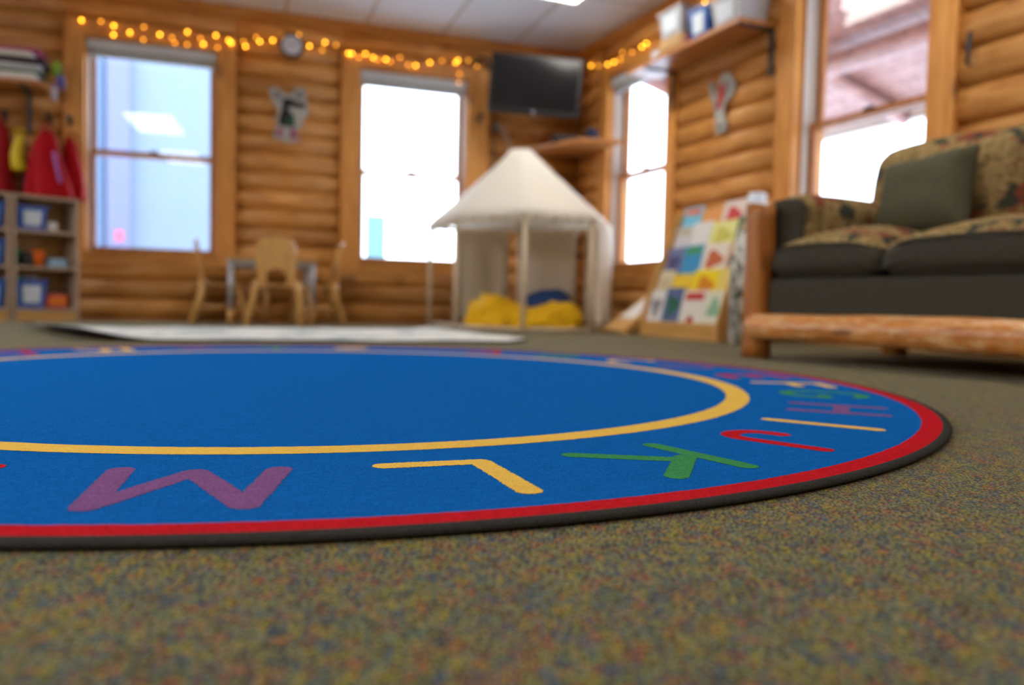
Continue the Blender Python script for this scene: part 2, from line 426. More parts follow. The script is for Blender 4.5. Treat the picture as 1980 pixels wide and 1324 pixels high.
o = b.build('wall_left', M['log']); o.matrix_world = Matrix.Translation((-6.3, 8, 0)) @ Matrix.Rotation(R(90), 4, 'Z'); tag(o, kind='structure')
b = MB(); b.box((0, 0, 0), (10.5, .15, H)); logs(b, 0, 10.5, 0, H, .1475, .02)
o = b.build('wall_front', M['log']); o.matrix_world = Matrix.Translation((3.9, -3.6, 0)) @ Matrix.Rotation(R(180), 4, 'Z'); tag(o, kind='structure')
# crown boards where the walls meet the ceiling
b = MB(); b.box((-7.1, -.035, H-.075), (-.0, .03, H-.002)); o = b.build('trim_1', M['casing_h']); o.matrix_world = FB; tag(o, kind='structure')
b = MB(); b.box((.04, -.035, H-.075), (10, .03, H-.002)); o = b.build('trim_2', M['casing_h']); o.matrix_world = FR; tag(o, kind='structure')

# ---------------------------------------------------------------- windows
def window(n, frame, x0, x1, cl, crr):
    root = thing('window_%d' % n, None, None, mat=frame @ Matrix.Translation((x0, 0, ZB))); root['kind'] = 'structure'
    W, Hh = x1-x0, ZT-ZB
    b = MB()
    b.box((-cl, -.03, -.095), (0, .03, Hh+.12)); b.box((W, -.03, -.095), (W+crr, .03, Hh+.12))
    b.build('side_casing', M['casing_v'], root)
    b = MB(); b.box((0, -.03, Hh), (W, .03, Hh+.12)); b.box((0, -.03, -.095), (W, .03, -.02)); b.box((-.0, -.045, -.025), (W, .12, .0))
    b.build('head_and_sill_board', M['casing_h'], root)
    b = MB()
    for x in (0, W-.012): b.box((x, .031, 0), (x+.012, .2, Hh))
    b.build('jamb', M['casing_v'], root)
    b = MB()
    for x in (.012, W-.018): b.box((x, .035, 0), (x+.006, .075, Hh)); b.box((x, .085, 0), (x+.006, .14, Hh))
    b.build('jamb_liner', M['vinyl'], root)
    mid = (1.265-ZB)
    for nm, za, zb, y in (('lower_sash', 0, mid+.02, .085), ('upper_sash', mid-.02, Hh, .125)):
        b = MB(); s = .038
        b.box((.018, y, za), (.018+s, y+.035, zb)); b.box((W-.018-s, y, za), (W-.018, y+.035, zb))
        b.box((.018+s, y, za), (W-.018-s, y+.035, za+(.04 if y < .1 else .035))); b.box((.018+s, y, zb-.035), (W-.018-s, y+.035, zb))
        o = b.build(nm, M['sash'], root)
        g = MB(); g.box((.018+s, y+.015, za+.03), (W-.018-s, y+.019, zb-.03)); g.build('pane', M['glass'], o)
        if y < .1:
            k = MB(); k.box((W/2-.03, y-.012, zb-.004), (W/2+.03, y+.02, zb+.014), bev=.004); k.build('sash_lock', M['iron'], o)
    return root
for n, (fr, q) in enumerate([(FB, WB[0]), (FB, WB[1]), (FR, WR[0]), (FR, WR[1])]): window(n+1, fr, *q)
def blind(frame, x0, x1, label):
    t = thing('roller_blind', label, 'window blind', mat=frame @ Matrix.Translation((x0, 0, 1.955)))
    b = MB(); b.box((.0, .0, .055), (x1-x0, .078, .12), bev=.006); b.build('blind_case', M['blind_light'], t)
    b = MB(); b.box((.01, .02, 0), (x1-x0-.01, .07, .055), bev=.01); b.build('rolled_cloth', M['blind'], t)
blind(FB, -3.95, -3.045, 'grey rolled-up blind at the top of the window above the cubby shelves')
blind(FB, -1.945, -1.035, 'grey rolled-up blind at the top of the window behind the canvas playhouse')
blind(FR, .565, 1.415, 'pale rolled-up blind over the narrow window beside the wall shelf')

# ---------------------------------------------------------------- ceiling lamps
k = 0
for lx in (-.8, 2.5):
    for ly in (4.78, 2.3, -.3):
        if lx < 1 and ly > 4: continue
        t = thing('ceiling_lamp', 'lit ceiling panel, %s row, %s' % ({4.78: 'first', 2.3: 'second', -.3: 'third'}[ly] + ' from the back wall, in the', {-.8: 'column away from the sofa', 2.5: 'column on the sofa side'}[lx]), 'ceiling light', (lx, ly, H), group='fluorescent ceiling panels')
        t['label'] = t['label'].replace('in the row', 'row').replace('wall, in the row,', 'wall,')
        if lx > 2 and ly > 4: t['label'] = 'lit ceiling panel cut by the top edge above the television'
        b = MB()
        for a_, c_2 in (((-.31, -.61), (.31, -.58)), ((-.31, .58), (.31, .61)), ((-.31, -.58), (-.28, .58)), ((.28, -.58), (.31, .58))):
            b.box((*a_, -.03), (*c_2, 0))
        b.build('lamp_frame', M['white'], t)
        b = MB(); b.box((-.28, -.58, -.022), (.28, .58, -.006)); b.build('diffuser', M['lamp'], t)

# ---------------------------------------------------------------- outdoors
b = MB(); b.box((-30, -20, -.6), (40, 45, -.5)); tag(b.build('snowy_ground', M['snow']), kind='structure')
t = thing('neighbouring_building', 'pale blue sided building outside the window above the cubby shelves', 'building', (-3.2, 12.2, -.5))
b = MB(); b.box((-6, 0, 0), (4.9, 4, 4.2)); b.build('siding', M['siding'], t)
b = MB(); b.box((2.50, -.14, 0), (2.78, 0, 4.2)); cb = b.build('corner_board', M['pinkpost'], t)
b = MB(); b.box((2.60, -.16, 1.42), (2.70, -.14, 1.56)); b.build('reflection_patch', plain('pink_reflection', (210, 100, 120), .3), cb)  # pink patch painted in for a small reflection in the window
b = MB(); b.box((2.16, -.06, 0), (2.46, 0, 4.2)); b.build('blue_trim', plain('blue_grey_trim', (88, 112, 140), .7), t)
b = MB(); b.box((2.85, 12.1, -.5), (3.12, 12.3, 1.5)); tag(b.build('utility_post', plain('pale_teal_paint', (100, 140, 150), .6)), 'pale teal post standing outdoors, seen low in the window behind the playhouse', 'post')
t = thing('porch_roof', 'board porch roof on log beams outside the big window behind the sofa', 'porch roof', (CX+.22, -1, 0))
b = MB()
n = 12
for i in range(n):   # boards run along the house
    xa = 2.6*i/n; xb_ = 2.6*(i+1)/n-.01; za, zb_ = 2.74-.27*xa, 2.74-.27*xb_
    v = [b.bm.verts.new(p) for p in ((xa, 0, za), (xb_, 0, zb_), (xb_, 8.1, zb_), (xa, 8.1, za), (xa, 0, za+.04), (xb_, 0, zb_+.04), (xb_, 8.1, zb_+.04), (xa, 8.1, za+.04))]
    for f in ((0, 3, 2, 1), (4, 5, 6, 7), (0, 1, 5, 4), (1, 2, 6, 5), (2, 3, 7, 6), (3, 0, 4, 7)): b._f([v[i_] for i_ in f])
b.build('roof_boards', M['porch'], t)
for yy in (1.2, 3.0, 4.7, 6.4, 7.9):
    b = MB(); b.tube([(0, yy, 2.66), (2.6, yy, 1.96)], .07, 12); b.build('rafter', M['porch'], t)
b = MB(); b.tube([(1.4, 0, 2.2), (1.4, 8.1, 2.2)], .09, 12); b.build('beam', M['porch'], t)
b = MB(); b.box((2.56, 0, 1.93), (2.64, 8.1, 2.1)); b.build('fascia', M['vinyl'], t)
for yy in (.3, 8.0):
    b = MB(); b.tube([(2.3, yy, -.5), (2.3, yy, 1.98)], .1, 12); b.build('porch_post', M['porch'], t)

# ---------------------------------------------------------------- alphabet rug
RC = Vector((.327, 1.912, 0)); RO = 1.313; ZR = .008
rug = thing('alphabet_rug', 'round blue alphabet rug with a yellow ring and red rim on the carpet', 'rug', RC)
def ring(b, r0, r1, z0, z1, n=360):
    vs = []
    for i in range(n):
        a = 2*math.pi*i/n; vs.append((b.bm.verts.new((r0*math.cos(a), r0*math.sin(a), z0)), b.bm.verts.new((r1*math.cos(a), r1*math.sin(a), z1))))
    for i in range(n): b._f([vs[i][0], vs[i][1], vs[(i+1) % n][1], vs[(i+1) % n][0]])
def jit(a, s): return noise.noise(Vector((a*s, s*.37, 0)))
def wring(b, r0, r1, z, n=2400, j0=.0014, j1=.0014):
    vs = []
    for i in range(n):
        a = 2*math.pi*i/n; q0 = r0+jit(math.cos(a)*80+math.sin(a)*97, 1.7)*j0; q1 = r1+jit(math.cos(a)*90-math.sin(a)*83, 1.9)*j1
        vs.append((b.bm.verts.new((q0*math.cos(a), q0*math.sin(a), z)), b.bm.verts.new((q1*math.cos(a), q1*math.sin(a), z))))
    for i in range(n): b._f([vs[i][0], vs[i][1], vs[(i+1) % n][1], vs[(i+1) % n][0]])
b = MB()
c0 = b.bm.verts.new((0, 0, ZR)); n = 360
rr = [b.bm.verts.new((1.3085*math.cos(2*math.pi*i/n), 1.3085*math.sin(2*math.pi*i/n), ZR)) for i in range(n)]
rb = [b.bm.verts.new((1.3085*math.cos(2*math.pi*i/n), 1.3085*math.sin(2*math.pi*i/n), .0005)) for i in range(n)]
for i in range(n): b._f([c0, rr[i], rr[(i+1) % n]]); b._f([rr[i], rb[i], rb[(i+1) % n], rr[(i+1) % n]])
b._f(rb[::-1])
b.mi = 1; wring(b, .937, .983, ZR+.0004)
b.mi = 2; wring(b, 1.2745, 1.308, ZR+.0004)
# letters: strokes in a local frame, u to the letter's right, v up (outward)
SW = .0135
def arc(cx, cy, rx, ry, a0, a1, n=14): return [(cx+rx*math.cos(R(a0+(a1-a0)*i/n)), cy+ry*math.sin(R(a0+(a1-a0)*i/n))) for i in range(n+1)]
h_ = .151; g_ = .045
GL = dict(
 A=[[(-g_-.01, 0), (0, h_), (g_+.01, 0)], [(-.034, .055), (.034, .055)]], B=[[(-g_, 0), (-g_, h_)], [(-g_, h_)]+arc(.0, .12, .04, .04, 90, -90)+[(-g_, .08)], [(-g_, .08)]+arc(.005, .04, .045, .04, 90, -90)+[(-g_, 0)]],
 C=[arc(.01, .08, .062, .08, 55, 305)], D=[[(-g_, 0), (-g_, h_)], [(-g_, h_)]+arc(-.01, .08, .062, .08, 90, -90)+[(-g_, 0)]],
 E=[[(g_, h_), (-g_, h_), (-g_, 0), (g_, 0)], [(-g_, .08), (.03, .08)]], F=[[(g_, h_), (-g_, h_), (-g_, 0)], [(-g_, .08), (.03, .08)]],
 G=[arc(.0, .08, .062, .08, 50, 355)+[(.02, .075)]], H=[[(-g_-.012, 0), (-g_-.012, h_)], [(g_+.012, 0), (g_+.012, h_)], [(-g_, .082), (g_, .082)]],
 I=[[(0, -.008), (0, h_+.002)]], J=[[(.03, h_)]+[(.03, .045)]+arc(-.008, .04, .038, .036, 0, -180)+[(-.046, .058)]],
 K=[[(-.052, 0), (-.052, h_)], [(.062, h_), (-.03, .078)], [(-.015, .09), (.085, .004)]], L=[[(-.045, h_), (-.045, .004), (.063, .0)]],
 M=[[(-.080, 0), (-.074, h_), (.002, .012), (.056, h_), (.078, 0)]], N=[[(-.05, 0), (-.05, h_), (.05, 0), (.05, h_)]], O=[arc(0, .08, .06, .08, 0, 360)],
 P=[[(-g_, 0), (-g_, h_)]+arc(.0, .12, .04, .04, 90, -90)+[(-g_, .08)]], Q=[arc(0, .08, .06, .08, 0, 360), [(.02, .04), (.06, -.005)]],
 R=[[(-g_, 0), (-g_, h_)]+arc(.0, .12, .04, .04, 90, -90)+[(-g_, .08)], [(0, .08), (g_, 0)]], S=[arc(0, .12, .045, .04, 40, 270)+arc(0, .04, .045, .04, 90, -140)],
 T=[[(-.055, h_), (.055, h_)], [(0, h_), (0, 0)]], U=[[(-g_, h_), (-g_, .05)]+arc(0, .045, .045, .045, 180, 360)+[(g_, h_)]], V=[[(-.055, h_), (0, 0), (.055, h_)]],
 W=[[(-.075, h_), (-.04, 0), (0, .12), (.04, 0), (.075, h_)]], X=[[(-.05, 0), (.05, h_)], [(-.05, h_), (.05, 0)]], Y=[[(-.05, h_), (0, .08), (.05, h_)], [(0, .08), (0, 0)]],
 Z=[[(-.05, h_), (.05, h_), (-.05, 0), (.05, 0)]])
ANG = dict(A=47, B=33, C=18.5, D=5.5, E=-10, F=-21.3, G=-31.8, H=-44.9, I=-56.6, J=-66.6, K=-78.9, L=-92.3, M=-105.9, N=-120)
for i, ch in enumerate('OPQRSTUVWXYZ'): ANG[ch] = -119.5-(i+1)*13.9
CC = dict(A='red', B='green', C='yellow', D='purple', E='red', F='yellow', G='green', H='purple', I='yellow', J='red', K='green', L='yellow', M='purple', N='red')
for i, ch in enumerate('OPQRSTUVWXYZ'): CC[ch] = ['green', 'yellow', 'purple', 'red'][i % 4]
CC['Z'] = 'yellow'; CC['V'] = 'red'; CC['W'] = 'yellow'; CC['X'] = 'purple'; CC['Y'] = 'green'; CC['U'] = 'purple'
MI = dict(yellow=1, red=2, green=3, purple=4)
import numpy as np
def letter_mesh(b, strokes, T, z, cell):
    """tufts: every small cell whose middle lies within the stroke's width; outline a little uneven like cut pile"""
    us = np.arange(-.125, .125, cell); vs = np.arange(-.03, .20, cell); UU, VV = np.meshgrid(us+cell/2, vs+cell/2, indexing='ij'); D = np.full(UU.shape, 9.)
    for st in strokes:
        for (x0, y0), (x1, y1) in zip(st[:-1], st[1:]):
            dx, dy = x1-x0, y1-y0; L2 = dx*dx+dy*dy
            if L2 < 1e-12: continue
            tt = np.clip(((UU-x0)*dx+(VV-y0)*dy)/L2, 0, 1); D = np.minimum(D, np.hypot(UU-x0-tt*dx, VV-y0-tt*dy))
    rs_n = np.random.RandomState(3); D = D+rs_n.uniform(-.0009, .0009, D.shape)
    vid = {}
    def vt(i, j):
        if (i, j) not in vid: vid[(i, j)] = b.bm.verts.new(T(us[0]+i*cell, vs[0]+j*cell, z))
        return vid[(i, j)]
    for i, j in np.argwhere(D < SW):
        i, j = int(i), int(j); b._f([vt(i, j), vt(i+1, j), vt(i+1, j+1), vt(i, j+1)])
for ch, strokes in GL.items():
    a = R(ANG[ch]); er = Vector((math.cos(a), math.sin(a), 0)); et = Vector((math.sin(a), -math.cos(a), 0))
    b.mi = MI[CC[ch]]
    letter_mesh(b, strokes, lambda u, v, z: er*(1.067+v)+et*u+Vector((0, 0, z)), ZR+.0004, .0015 if ch in 'HIJKLMN' else .003)
b.build('pile', [P['blue'], P['yellow'], P['red'], P['green'], P['purple']], rug)
b = MB(); n = 480
def brad(a): # small kinks where the binding was joined
    k = .0022*math.exp(-((a-R(-34.6))/.006)**2)-.002*math.exp(-((a-R(-36))/.004)**2)
    return k
rings = []
for i in range(n):
    a = 2*math.pi*i/n; er = Vector((math.cos(a), math.sin(a), 0)); k = brad(a if a < math.pi else a-2*math.pi); rr_ = []
    for j in range(12):
        t_ = 2*math.pi*j/12; rr_.append(b.bm.verts.new(er*(1.3105+math.cos(t_)*(.0082+k)) + Vector((0, 0, .0050+math.sin(t_)*(.0048+k*.6)))))
    rings.append(rr_)
for i in range(n):
    for j in range(12): b._f([rings[i][j], rings[(i+1) % n][j], rings[(i+1) % n][(j+1) % 12], rings[i][(j+1) % 12]], True)
tag(b.build('binding', P['binding'], rug), 'thick charcoal cord binding')

# ---------------------------------------------------------------- pale rug lying further back
b = MB()
A_, B_, C_, D_ = Vector((1.60, 3.50, 0)), Vector((-.30, 3.62, 0)), Vector((-.70, 5.0, 0)), Vector((1.62, 5.15, 0))
def mrf(u, v):
    p = (A_*(1-u)+B_*u)*(1-v)+(D_*(1-u)+C_*u)*v
    lift = .045*max(0, (u-.86)/.14)**1.6*(1-.5*v) + .012*max(0, (.05-u)/.05)
    p.z = .012+lift+.004*noise.noise(p*3); return p
b.grid(mrf, 60, 24)
o = tag(b.build('map_rug', [M['maprug'], M['rubber']]), 'pale printed rug with a curled left edge in front of the small table', 'rug')
md = o.modifiers.new('thickness', 'SOLIDIFY'); md.thickness = .011; md.offset = -1; md.material_offset = 1; md.material_offset_rim = 1
if sum(f.normal.z for f in o.data.polygons) < 0: o.data.flip_normals()

# ---------------------------------------------------------------- sofa
so = Vector((2.135, 2.49, 0)); SA = math.atan2(-.992, .123)
sofa = thing('log_sofa', 'log-framed sofa with charcoal base and floral cushions by the big window', 'sofa', so, SA)
FLR, GRY = M['floral'], M['grey_cloth']
def logpost(b, x, y, z0, z1, r):
    pts = []; rs = []
    for i in range(13):
        z = z0+(z1-z0)*i/12; pts.append((x+.002*math.sin(i), y, z)); rs.append(r*(1+.03*noise.noise(Vector((x*7, y*5, i*.7)))))
    pts += [(x, y, z1+.006)]; rs += [r*.86]
    b.tube(pts, rs, 20)
for (x, y) in ((-.012, 0), (1.95, 0), (0, .86), (1.95, .86)):
    b = MB(); logpost(b, x, y, 0, .592, .056); b.build('post', M['post'], sofa)
b = MB(); pts = []; rs = []
for i in range(25):
    x = .03+2.0*i/24; pts.append((x, -.062+.004*math.sin(x*5), .122+.004*math.sin(x*3))); rs.append(.046+.008*min(1, i/10)+.004*noise.noise(Vector((x*4, 0, 0))))
pts = [(.0, -.062, .122), (.012, -.062, .122)]+pts; rs = [.018, .036]+rs
b.tube(pts, rs, 24); b.build('front_rail', M['rail'], sofa)
b = MB(); b.tube([(0, .86, .12), (1.95, .86, .12)], .045, 16); b.build('rear_rail', M['post'], sofa)
b = MB(); b.box((.03, .0, .115), (1.93, .84, .308), bev=.02); b.build('seat_base', GRY, sofa)
for yy in (.18, .66): b = MB(); b.box((.93, yy, 0), (1.01, yy+.08, .12)); b.build('centre_leg', M['rubber'], sofa)
# arms: dark front panel, floral roll
for x0 in (-.035, 1.83):
    s_arm = MB(); s_arm.puff((x0+.07, .47, .47), (.19, .76, .34), .07, (.01, .0, .012), 10); a_ = s_arm.build('arm', FLR, sofa)
    q = MB(); q.puff((x0+.075, .09, .462), (.155, .035, .30), .015, (0, .01, .01), 8); tag(q.build('arm_panel', GRY, a_), 'charcoal front panel')
# seat cushions
for i, (xa, xb_) in enumerate(((.035, .50), (.505, 1.21), (1.215, 1.92))):
    cw = xb_-xa; b = MB()
    b.puff(((xa+xb_)/2, .31, .378), (cw, .64, .135), .05, (.012, .02, .068), 18, matz=.428)
    cu = b.build('seat_cushion', [GRY, FLR], sofa)
    drop = lambda x, y: -.042*abs(2*(x-(xa+xb_)/2)/cw)**4*max(0, 1-max(0, y)/.3)
    for q in cu.data.vertices:
        if q.co.z > .36: q.co.z += drop(q.co.x, q.co.y)
    b = MB(); pr = []
    for k in range(40):
        a = 2*math.pi*k/40; cxk, syk = math.cos(a), math.sin(a)
        sgn = lambda v_, e: math.copysign(abs(v_)**e, v_)
        px_ = sgn(cxk, .28)*(cw/2-.004); py_ = sgn(syk, .28)*(.32-.004)
        pr.append(((xa+xb_)/2+px_*(1+.02*(1-(py_/.32)**2)), .31+py_*(1+.05*(1-(2*px_/cw)**2)), .428+drop((xa+xb_)/2+px_, .31+py_)))
    b.tube(pr, .006, 8, closed=True); b.build('piping', GRY, cu)
# back
b = MB(); b.puff((.95, .82, .60), (1.94, .16, .58), .08, (0, .01, .03), 18)
bk = b.build('backrest', FLR, sofa)
for q in bk.data.vertices:   # shoulders drop towards the arms
    d = min(q.co.x+.03, 1.93-q.co.x)
    if q.co.z > .6: q.co.z -= .24*max(0, 1-d/.26)**2*(q.co.z-.6)/.3
for i, (xa, xb_) in enumerate(((.03, .68), (.685, 1.26), (1.265, 1.86))):
    b = MB(); MM = Matrix.Translation(((xa+xb_)/2, .66, .665)) @ Matrix.Rotation(R(-12), 4, 'X')
    b.puff((0, 0, 0), (xb_-xa, .17, .40), .075, (.01, .05, .03), 14, M4=MM, wr=.006, seed=i)
    b.build('back_cushion', FLR, sofa)
# loose pillow
pl = thing('throw_pillow', 'plain grey-green throw pillow leaning at the left end of the sofa', 'pillow', mat=Matrix.Translation(so) @ Matrix.Rotation(SA, 4, 'Z') @ Matrix.Translation((.372, .455, .628)) @ Matrix.Rotation(R(-5), 4, 'Y') @ Matrix.Rotation(R(-16), 4, 'X'))
b = MB(); t = bmesh.new(); bmesh.ops.create_cube(t, size=2); bmesh.ops.subdivide_edges(t, edges=t.edges[:], cuts=15, use_grid_fill=True)
for q in t.verts:
    u = q.co; e = (1-u.x**4)*(1-u.z**4); pin = 1-.10*(1-abs(u.x)**2)*abs(u.z)**3-.0
    x = u.x*(.182-.014*(1-u.z**2)); z = u.z*(.165-.014*(1-u.x**2))
    q.co = Vector((x, u.y*(.008+.075*max(0, e)**.5), z)) + Vector((0, .006*noise.noise(Vector((u.x*2, u.z*2, 3))), 0))
b.merge(t, None, True); b.build('pillow_cover', M['pillow'], pl)

# ---------------------------------------------------------------- canvas playhouse
V6 = [Vector(p) for p in ((2.242, 4.973, 0), (2.762, 4.975, 0), (3.14, 5.42, 0), (2.70, 6.10, 0), (1.959, 6.186, 0), (1.933, 5.488, 0))]
cen = Vector((2.473, 5.59, 0)); ZE = .79
ph = thing('canvas_playhouse', 'small six-sided playhouse with cream canvas roof and pale wooden poles', 'playhouse', cen)
L6 = [v-cen for v in V6]
for v in L6:
    b = MB(); b.tube([v, v+Vector((0, 0, ZE))], .017, 12); b.build('pole', M['polewood'], ph)
b = MB()
for i in range(6):
    a_, c2 = L6[i], L6[(i+1) % 6]
    for zz in (.018, ZE-.01):
        b = MB(); b.tube([a_+Vector((0, 0, zz)), c2+Vector((0, 0, zz))], .012, 10); b.build('rail', M['polewood'], ph)
def roof_pt(i, s, t):
    a_, c2 = L6[i]*1.05, L6[(i+1) % 6]*1.05
    e = a_.lerp(c2, s); top = e.normalized()*.08
    p = e.lerp(top, t); p.z = ZE+.015+(1.345-ZE-.015)*t - .018*math.sin(math.pi*t)*(1-.5*abs(2*s-1)) 
    if t < .001: p.z -= .012+.03*noise.noise(Vector((s*9+i*3, 0, 0)))
    return p
b = MB()
for i in range(6): b.grid(lambda u, v, i=i: roof_pt(i, u, v), 14, 10, smooth=True)
cp = [roof_pt(i, s/2, 1) for i in range(6) for s in range(2)]
b._f([b.bm.verts.new(p) for p in cp])
rf = b.build('roof', M['canvas'], ph); solid(rf, .004)
b = MB()
for i in range(6):
    for k in range(7):
        s_v = (k+.5+random.uniform(-.3, .3))/7; p = roof_pt(i, s_v, 0); L = random.uniform(.02, .075); d = Vector((random.uniform(-.02, .02), random.uniform(-.02, .02), -L))
        b.tube([p, p+d*.5+Vector((.006, 0, 0)), p+d], [.006, .009, .003], 6)
tag(b.build('ragged_fringe', M['canvas'], rf), kind='stuff')
def curtain(i, s0, s1, z0, z1, folds, name='curtain', mt='curtain', out=0., sag=0.):
    a_, c2 = L6[i], L6[(i+1) % 6]; nrm = Vector(((c2-a_).y, -(c2-a_).x, 0)).normalized()
    if nrm.dot(a_+c2) < 0: nrm = -nrm
    b = MB()
    def f(u, v):
        s_ = s0+(s1-s0)*u; 
        p = a_.lerp(c2, s_)+nrm*(out+.022*math.sin(u*folds*2*math.pi+.8*math.sin(u*7))*(.6+.4*v)+.012*noise.noise(Vector((u*5+i, v*2, s0)))); p.z = z1+(z0-z1)*v + sag*(u)*v; 
        return p
    b.grid(f, 60, 14); return solid(b.build(name, M[mt], ph), .003)
curtain(3, .70, .12, .05, ZE-.03, 2)      # back left panel
curtain(2, .98, .34, .05, ZE-.03, 2)      # back right panel
curtain(2, .24, .06, .05, ZE-.03, 1)
curtain(1, .04, .97, .03, ZE-.0, 2, mt='canvas', out=.035)      # right side, hangs outside the poles
# small round table legs etc. inside: padding on the floor
b = MB()
def quilt(u, v):
    a = u*2*math.pi; th = v*math.pi/2
    rx, ry = .44, .25; px_ = math.cos(a)*math.cos(th)**.6*rx; py_ = math.sin(a)*math.cos(th)**.6*ry
    hgt = .19+.05*math.cos(px_*9+2.6)+.03*noise.noise(Vector((px_*8, py_*8, 1)))
    p = Vector((px_, py_, hgt*math.sin(th)**.8))
    n_ = noise.noise(Vector((px_*11, py_*11, p.z*11)))*.05+noise.noise(Vector((px_*30, py_*30, p.z*30)))*.014; p += Vector((math.cos(a)*n_, math.sin(a)*n_, abs(n_)*math.sin(th)))
    return p
b.grid(quilt, 120, 36, wrap=True)
o = b.build('yellow_quilt', M['yellow_cloth'], loc=(2.43, 5.38, .012)); o.rotation_euler = (0, 0, R(-20)); tag(o, 'crumpled bright yellow quilt bunched on the playhouse floor', 'quilt')
b = MB(); b.puff((0, 0, .1), (.40, .28, .2), .08, (.0, .0, .04), 12, wr=.012)
o = b.build('navy_cushion', M['navy_cloth'], mat=Matrix.Translation((2.80, 5.72, .07)) @ Matrix.Rotation(R(-24), 4, 'Z') @ Matrix.Rotation(R(-8), 4, 'Y')); tag(o, 'navy blue cushion behind the yellow quilt in the playhouse', 'cushion')

# ---------------------------------------------------------------- small table and three chairs
tb = thing('activity_table', 'small square pale wooden table with grey legs between the windows', 'table', (.735, 6.25, 0), DL)
b = MB(); b.box((-.31, -.29, .458), (.31, .29, .482), bev=.008); b.build('tabletop', M['birch'], tb)
b = MB()
for x in (-.29, .28):
    b.box((x, -.27, .42), (x+.012, .27, .458))
for y in (-.27, .26): b.box((-.278, y, .42), (.28, y+.012, .458))
b.build('apron', M['steel'], tb)
for x in (-.28, .28):
    for y in (-.26, .26):
        b = MB(); b.tube([(x, y, .11), (x, y, .458)], .022, 12); lg = b.build('leg', M['steel'], tb)
        b = MB(); b.tube([(x, y, 0), (x, y, .11)], .0235, 12); tag(b.build('foot', M['birch_z'], lg), 'pale wooden foot')
def make_chair(label, legmat):
    t = thing('childs_chair', label, 'chair')
    # moulded seat and back with an arched opening; front of the chair is -y
    b = MB(); b.puff((0, -.0, .283), (.31, .29, .018), .009, (0, 0, -.006), 10); b.build('seat', M['birch'], t)
    out = []
    def bx(z): # half width of the back
        return .118+.022*min(1, max(0, (z-.30)/.2))
    prof = [(-.10, .27), (-.125, .30), (-.135, .40), (-.142, .50), (-.135, .565), (-.11, .60), (-.06, .615), (0, .62)]
    prof = prof+[(-x, z) for x, z in prof[-2::-1]]
    hole = [(.075, .27), (.075, .33), (.062, .37), (.035, .395), (0, .40), (-.035, .395), (-.062, .37), (-.075, .33), (-.075, .27)]
    Mb = Matrix.Translation((0, .135, .27)) @ Matrix.Rotation(R(-9), 4, 'X') @ Matrix.Translation((0, 0, -.27))
    b.__init__(); b.prism(prof+hole, -.008, .008, Mb); b.build('backrest', M['birch_z'], t)
    for x in (-1, 1):
        b = MB(); b.tube([(x*.185, -.17, 0), (x*.135, -.11, .276)], .0165, 12); b.build('leg', legmat, t)
        b = MB(); b.tube([(x*.19, .20, 0), (x*.15, .13, .25), (x*.135, .14, .31)], .026, 12); b.build('leg', legmat, t)
    for x in (-1, 1): b = MB(); b.tube([(x*.165, -.14, .12), (x*.17, .16, .12)], .008, 8); b.build('stretcher', M['birch_z'], t)
    return t
ch = make_chair('pale wooden child chair facing away, its arched back in front of the table', M['birch_z'])
ch.location = (.775, 5.88, 0); ch.rotation_euler = (0, 0, math.pi+R(-18))
c2 = copy_tree(ch); c2['label'] = 'pale child chair at the left side of the small table, under the window'; c2.location = (.40, 6.26, 0); c2.rotation_euler = (0, 0, R(84))
c3 = copy_tree(ch); c3['label'] = 'pale child chair at the right side of the table with shiny upright tips'; c3.location = (1.06, 6.28, 0); c3.rotation_euler = (0, 0, R(-92))
for x in (-.115, .115):
    b = MB(); b.sphere((x, .195, .612), .014); b.build('metal_tip', M['shine'], c3)
# turn the front chair so its back faces the camera
ch.rotation_euler = (0, 0, R(180)+R(-24))

# ---------------------------------------------------------------- cubby shelf units, turned out from the wall
UA = math.atan2(.41, .91)
def unit(label, loc):
    t = thing('cubby_shelf', label, 'shelf unit', loc, UA)
    W, D, Hh = .41, .30, .85; th = .018
    b = MB(); b.box((0, 0, 0), (th, D, Hh)); b.box((W-th, 0, 0), (W, D, Hh)); b.build('side_panel', M['unit'], t)
    b = MB(); b.box((th, 0, Hh-th), (W-th, D, Hh)); b.build('top_panel', M['unit'], t)
    for z in (.07, .355, .60):
        b = MB(); b.box((th, 0, z), (W-th, D-.01, z+th)); b.build('shelf', M['unit'], t)
    b = MB(); b.box((th, D-.01, 0), (W-th, D, Hh-th)); b.box((th, .01, 0), (W-th, .03, .07)); b.build('back_panel', M['birch'], t)
    return t
M['unit'] = wood('worn_grey_maple', (206, 184, 160), (188, 164, 140), (160, 136, 112), axis=2, knots=False)
ur = Vector((math.cos(UA), math.sin(UA), 0)); un = Vector((-math.sin(UA), math.cos(UA), 0))
U0 = Vector((-.985, 6.12, 0))+ur*.0
U0 = Vector((-.545, 6.40, 0))-ur*.41
unit('open cubby shelf under the red smocks, nearest the left window', U0)
U1 = U0-ur*.425
unit('open cubby shelf cut by the left edge of the picture, holding three blue bins', U1)
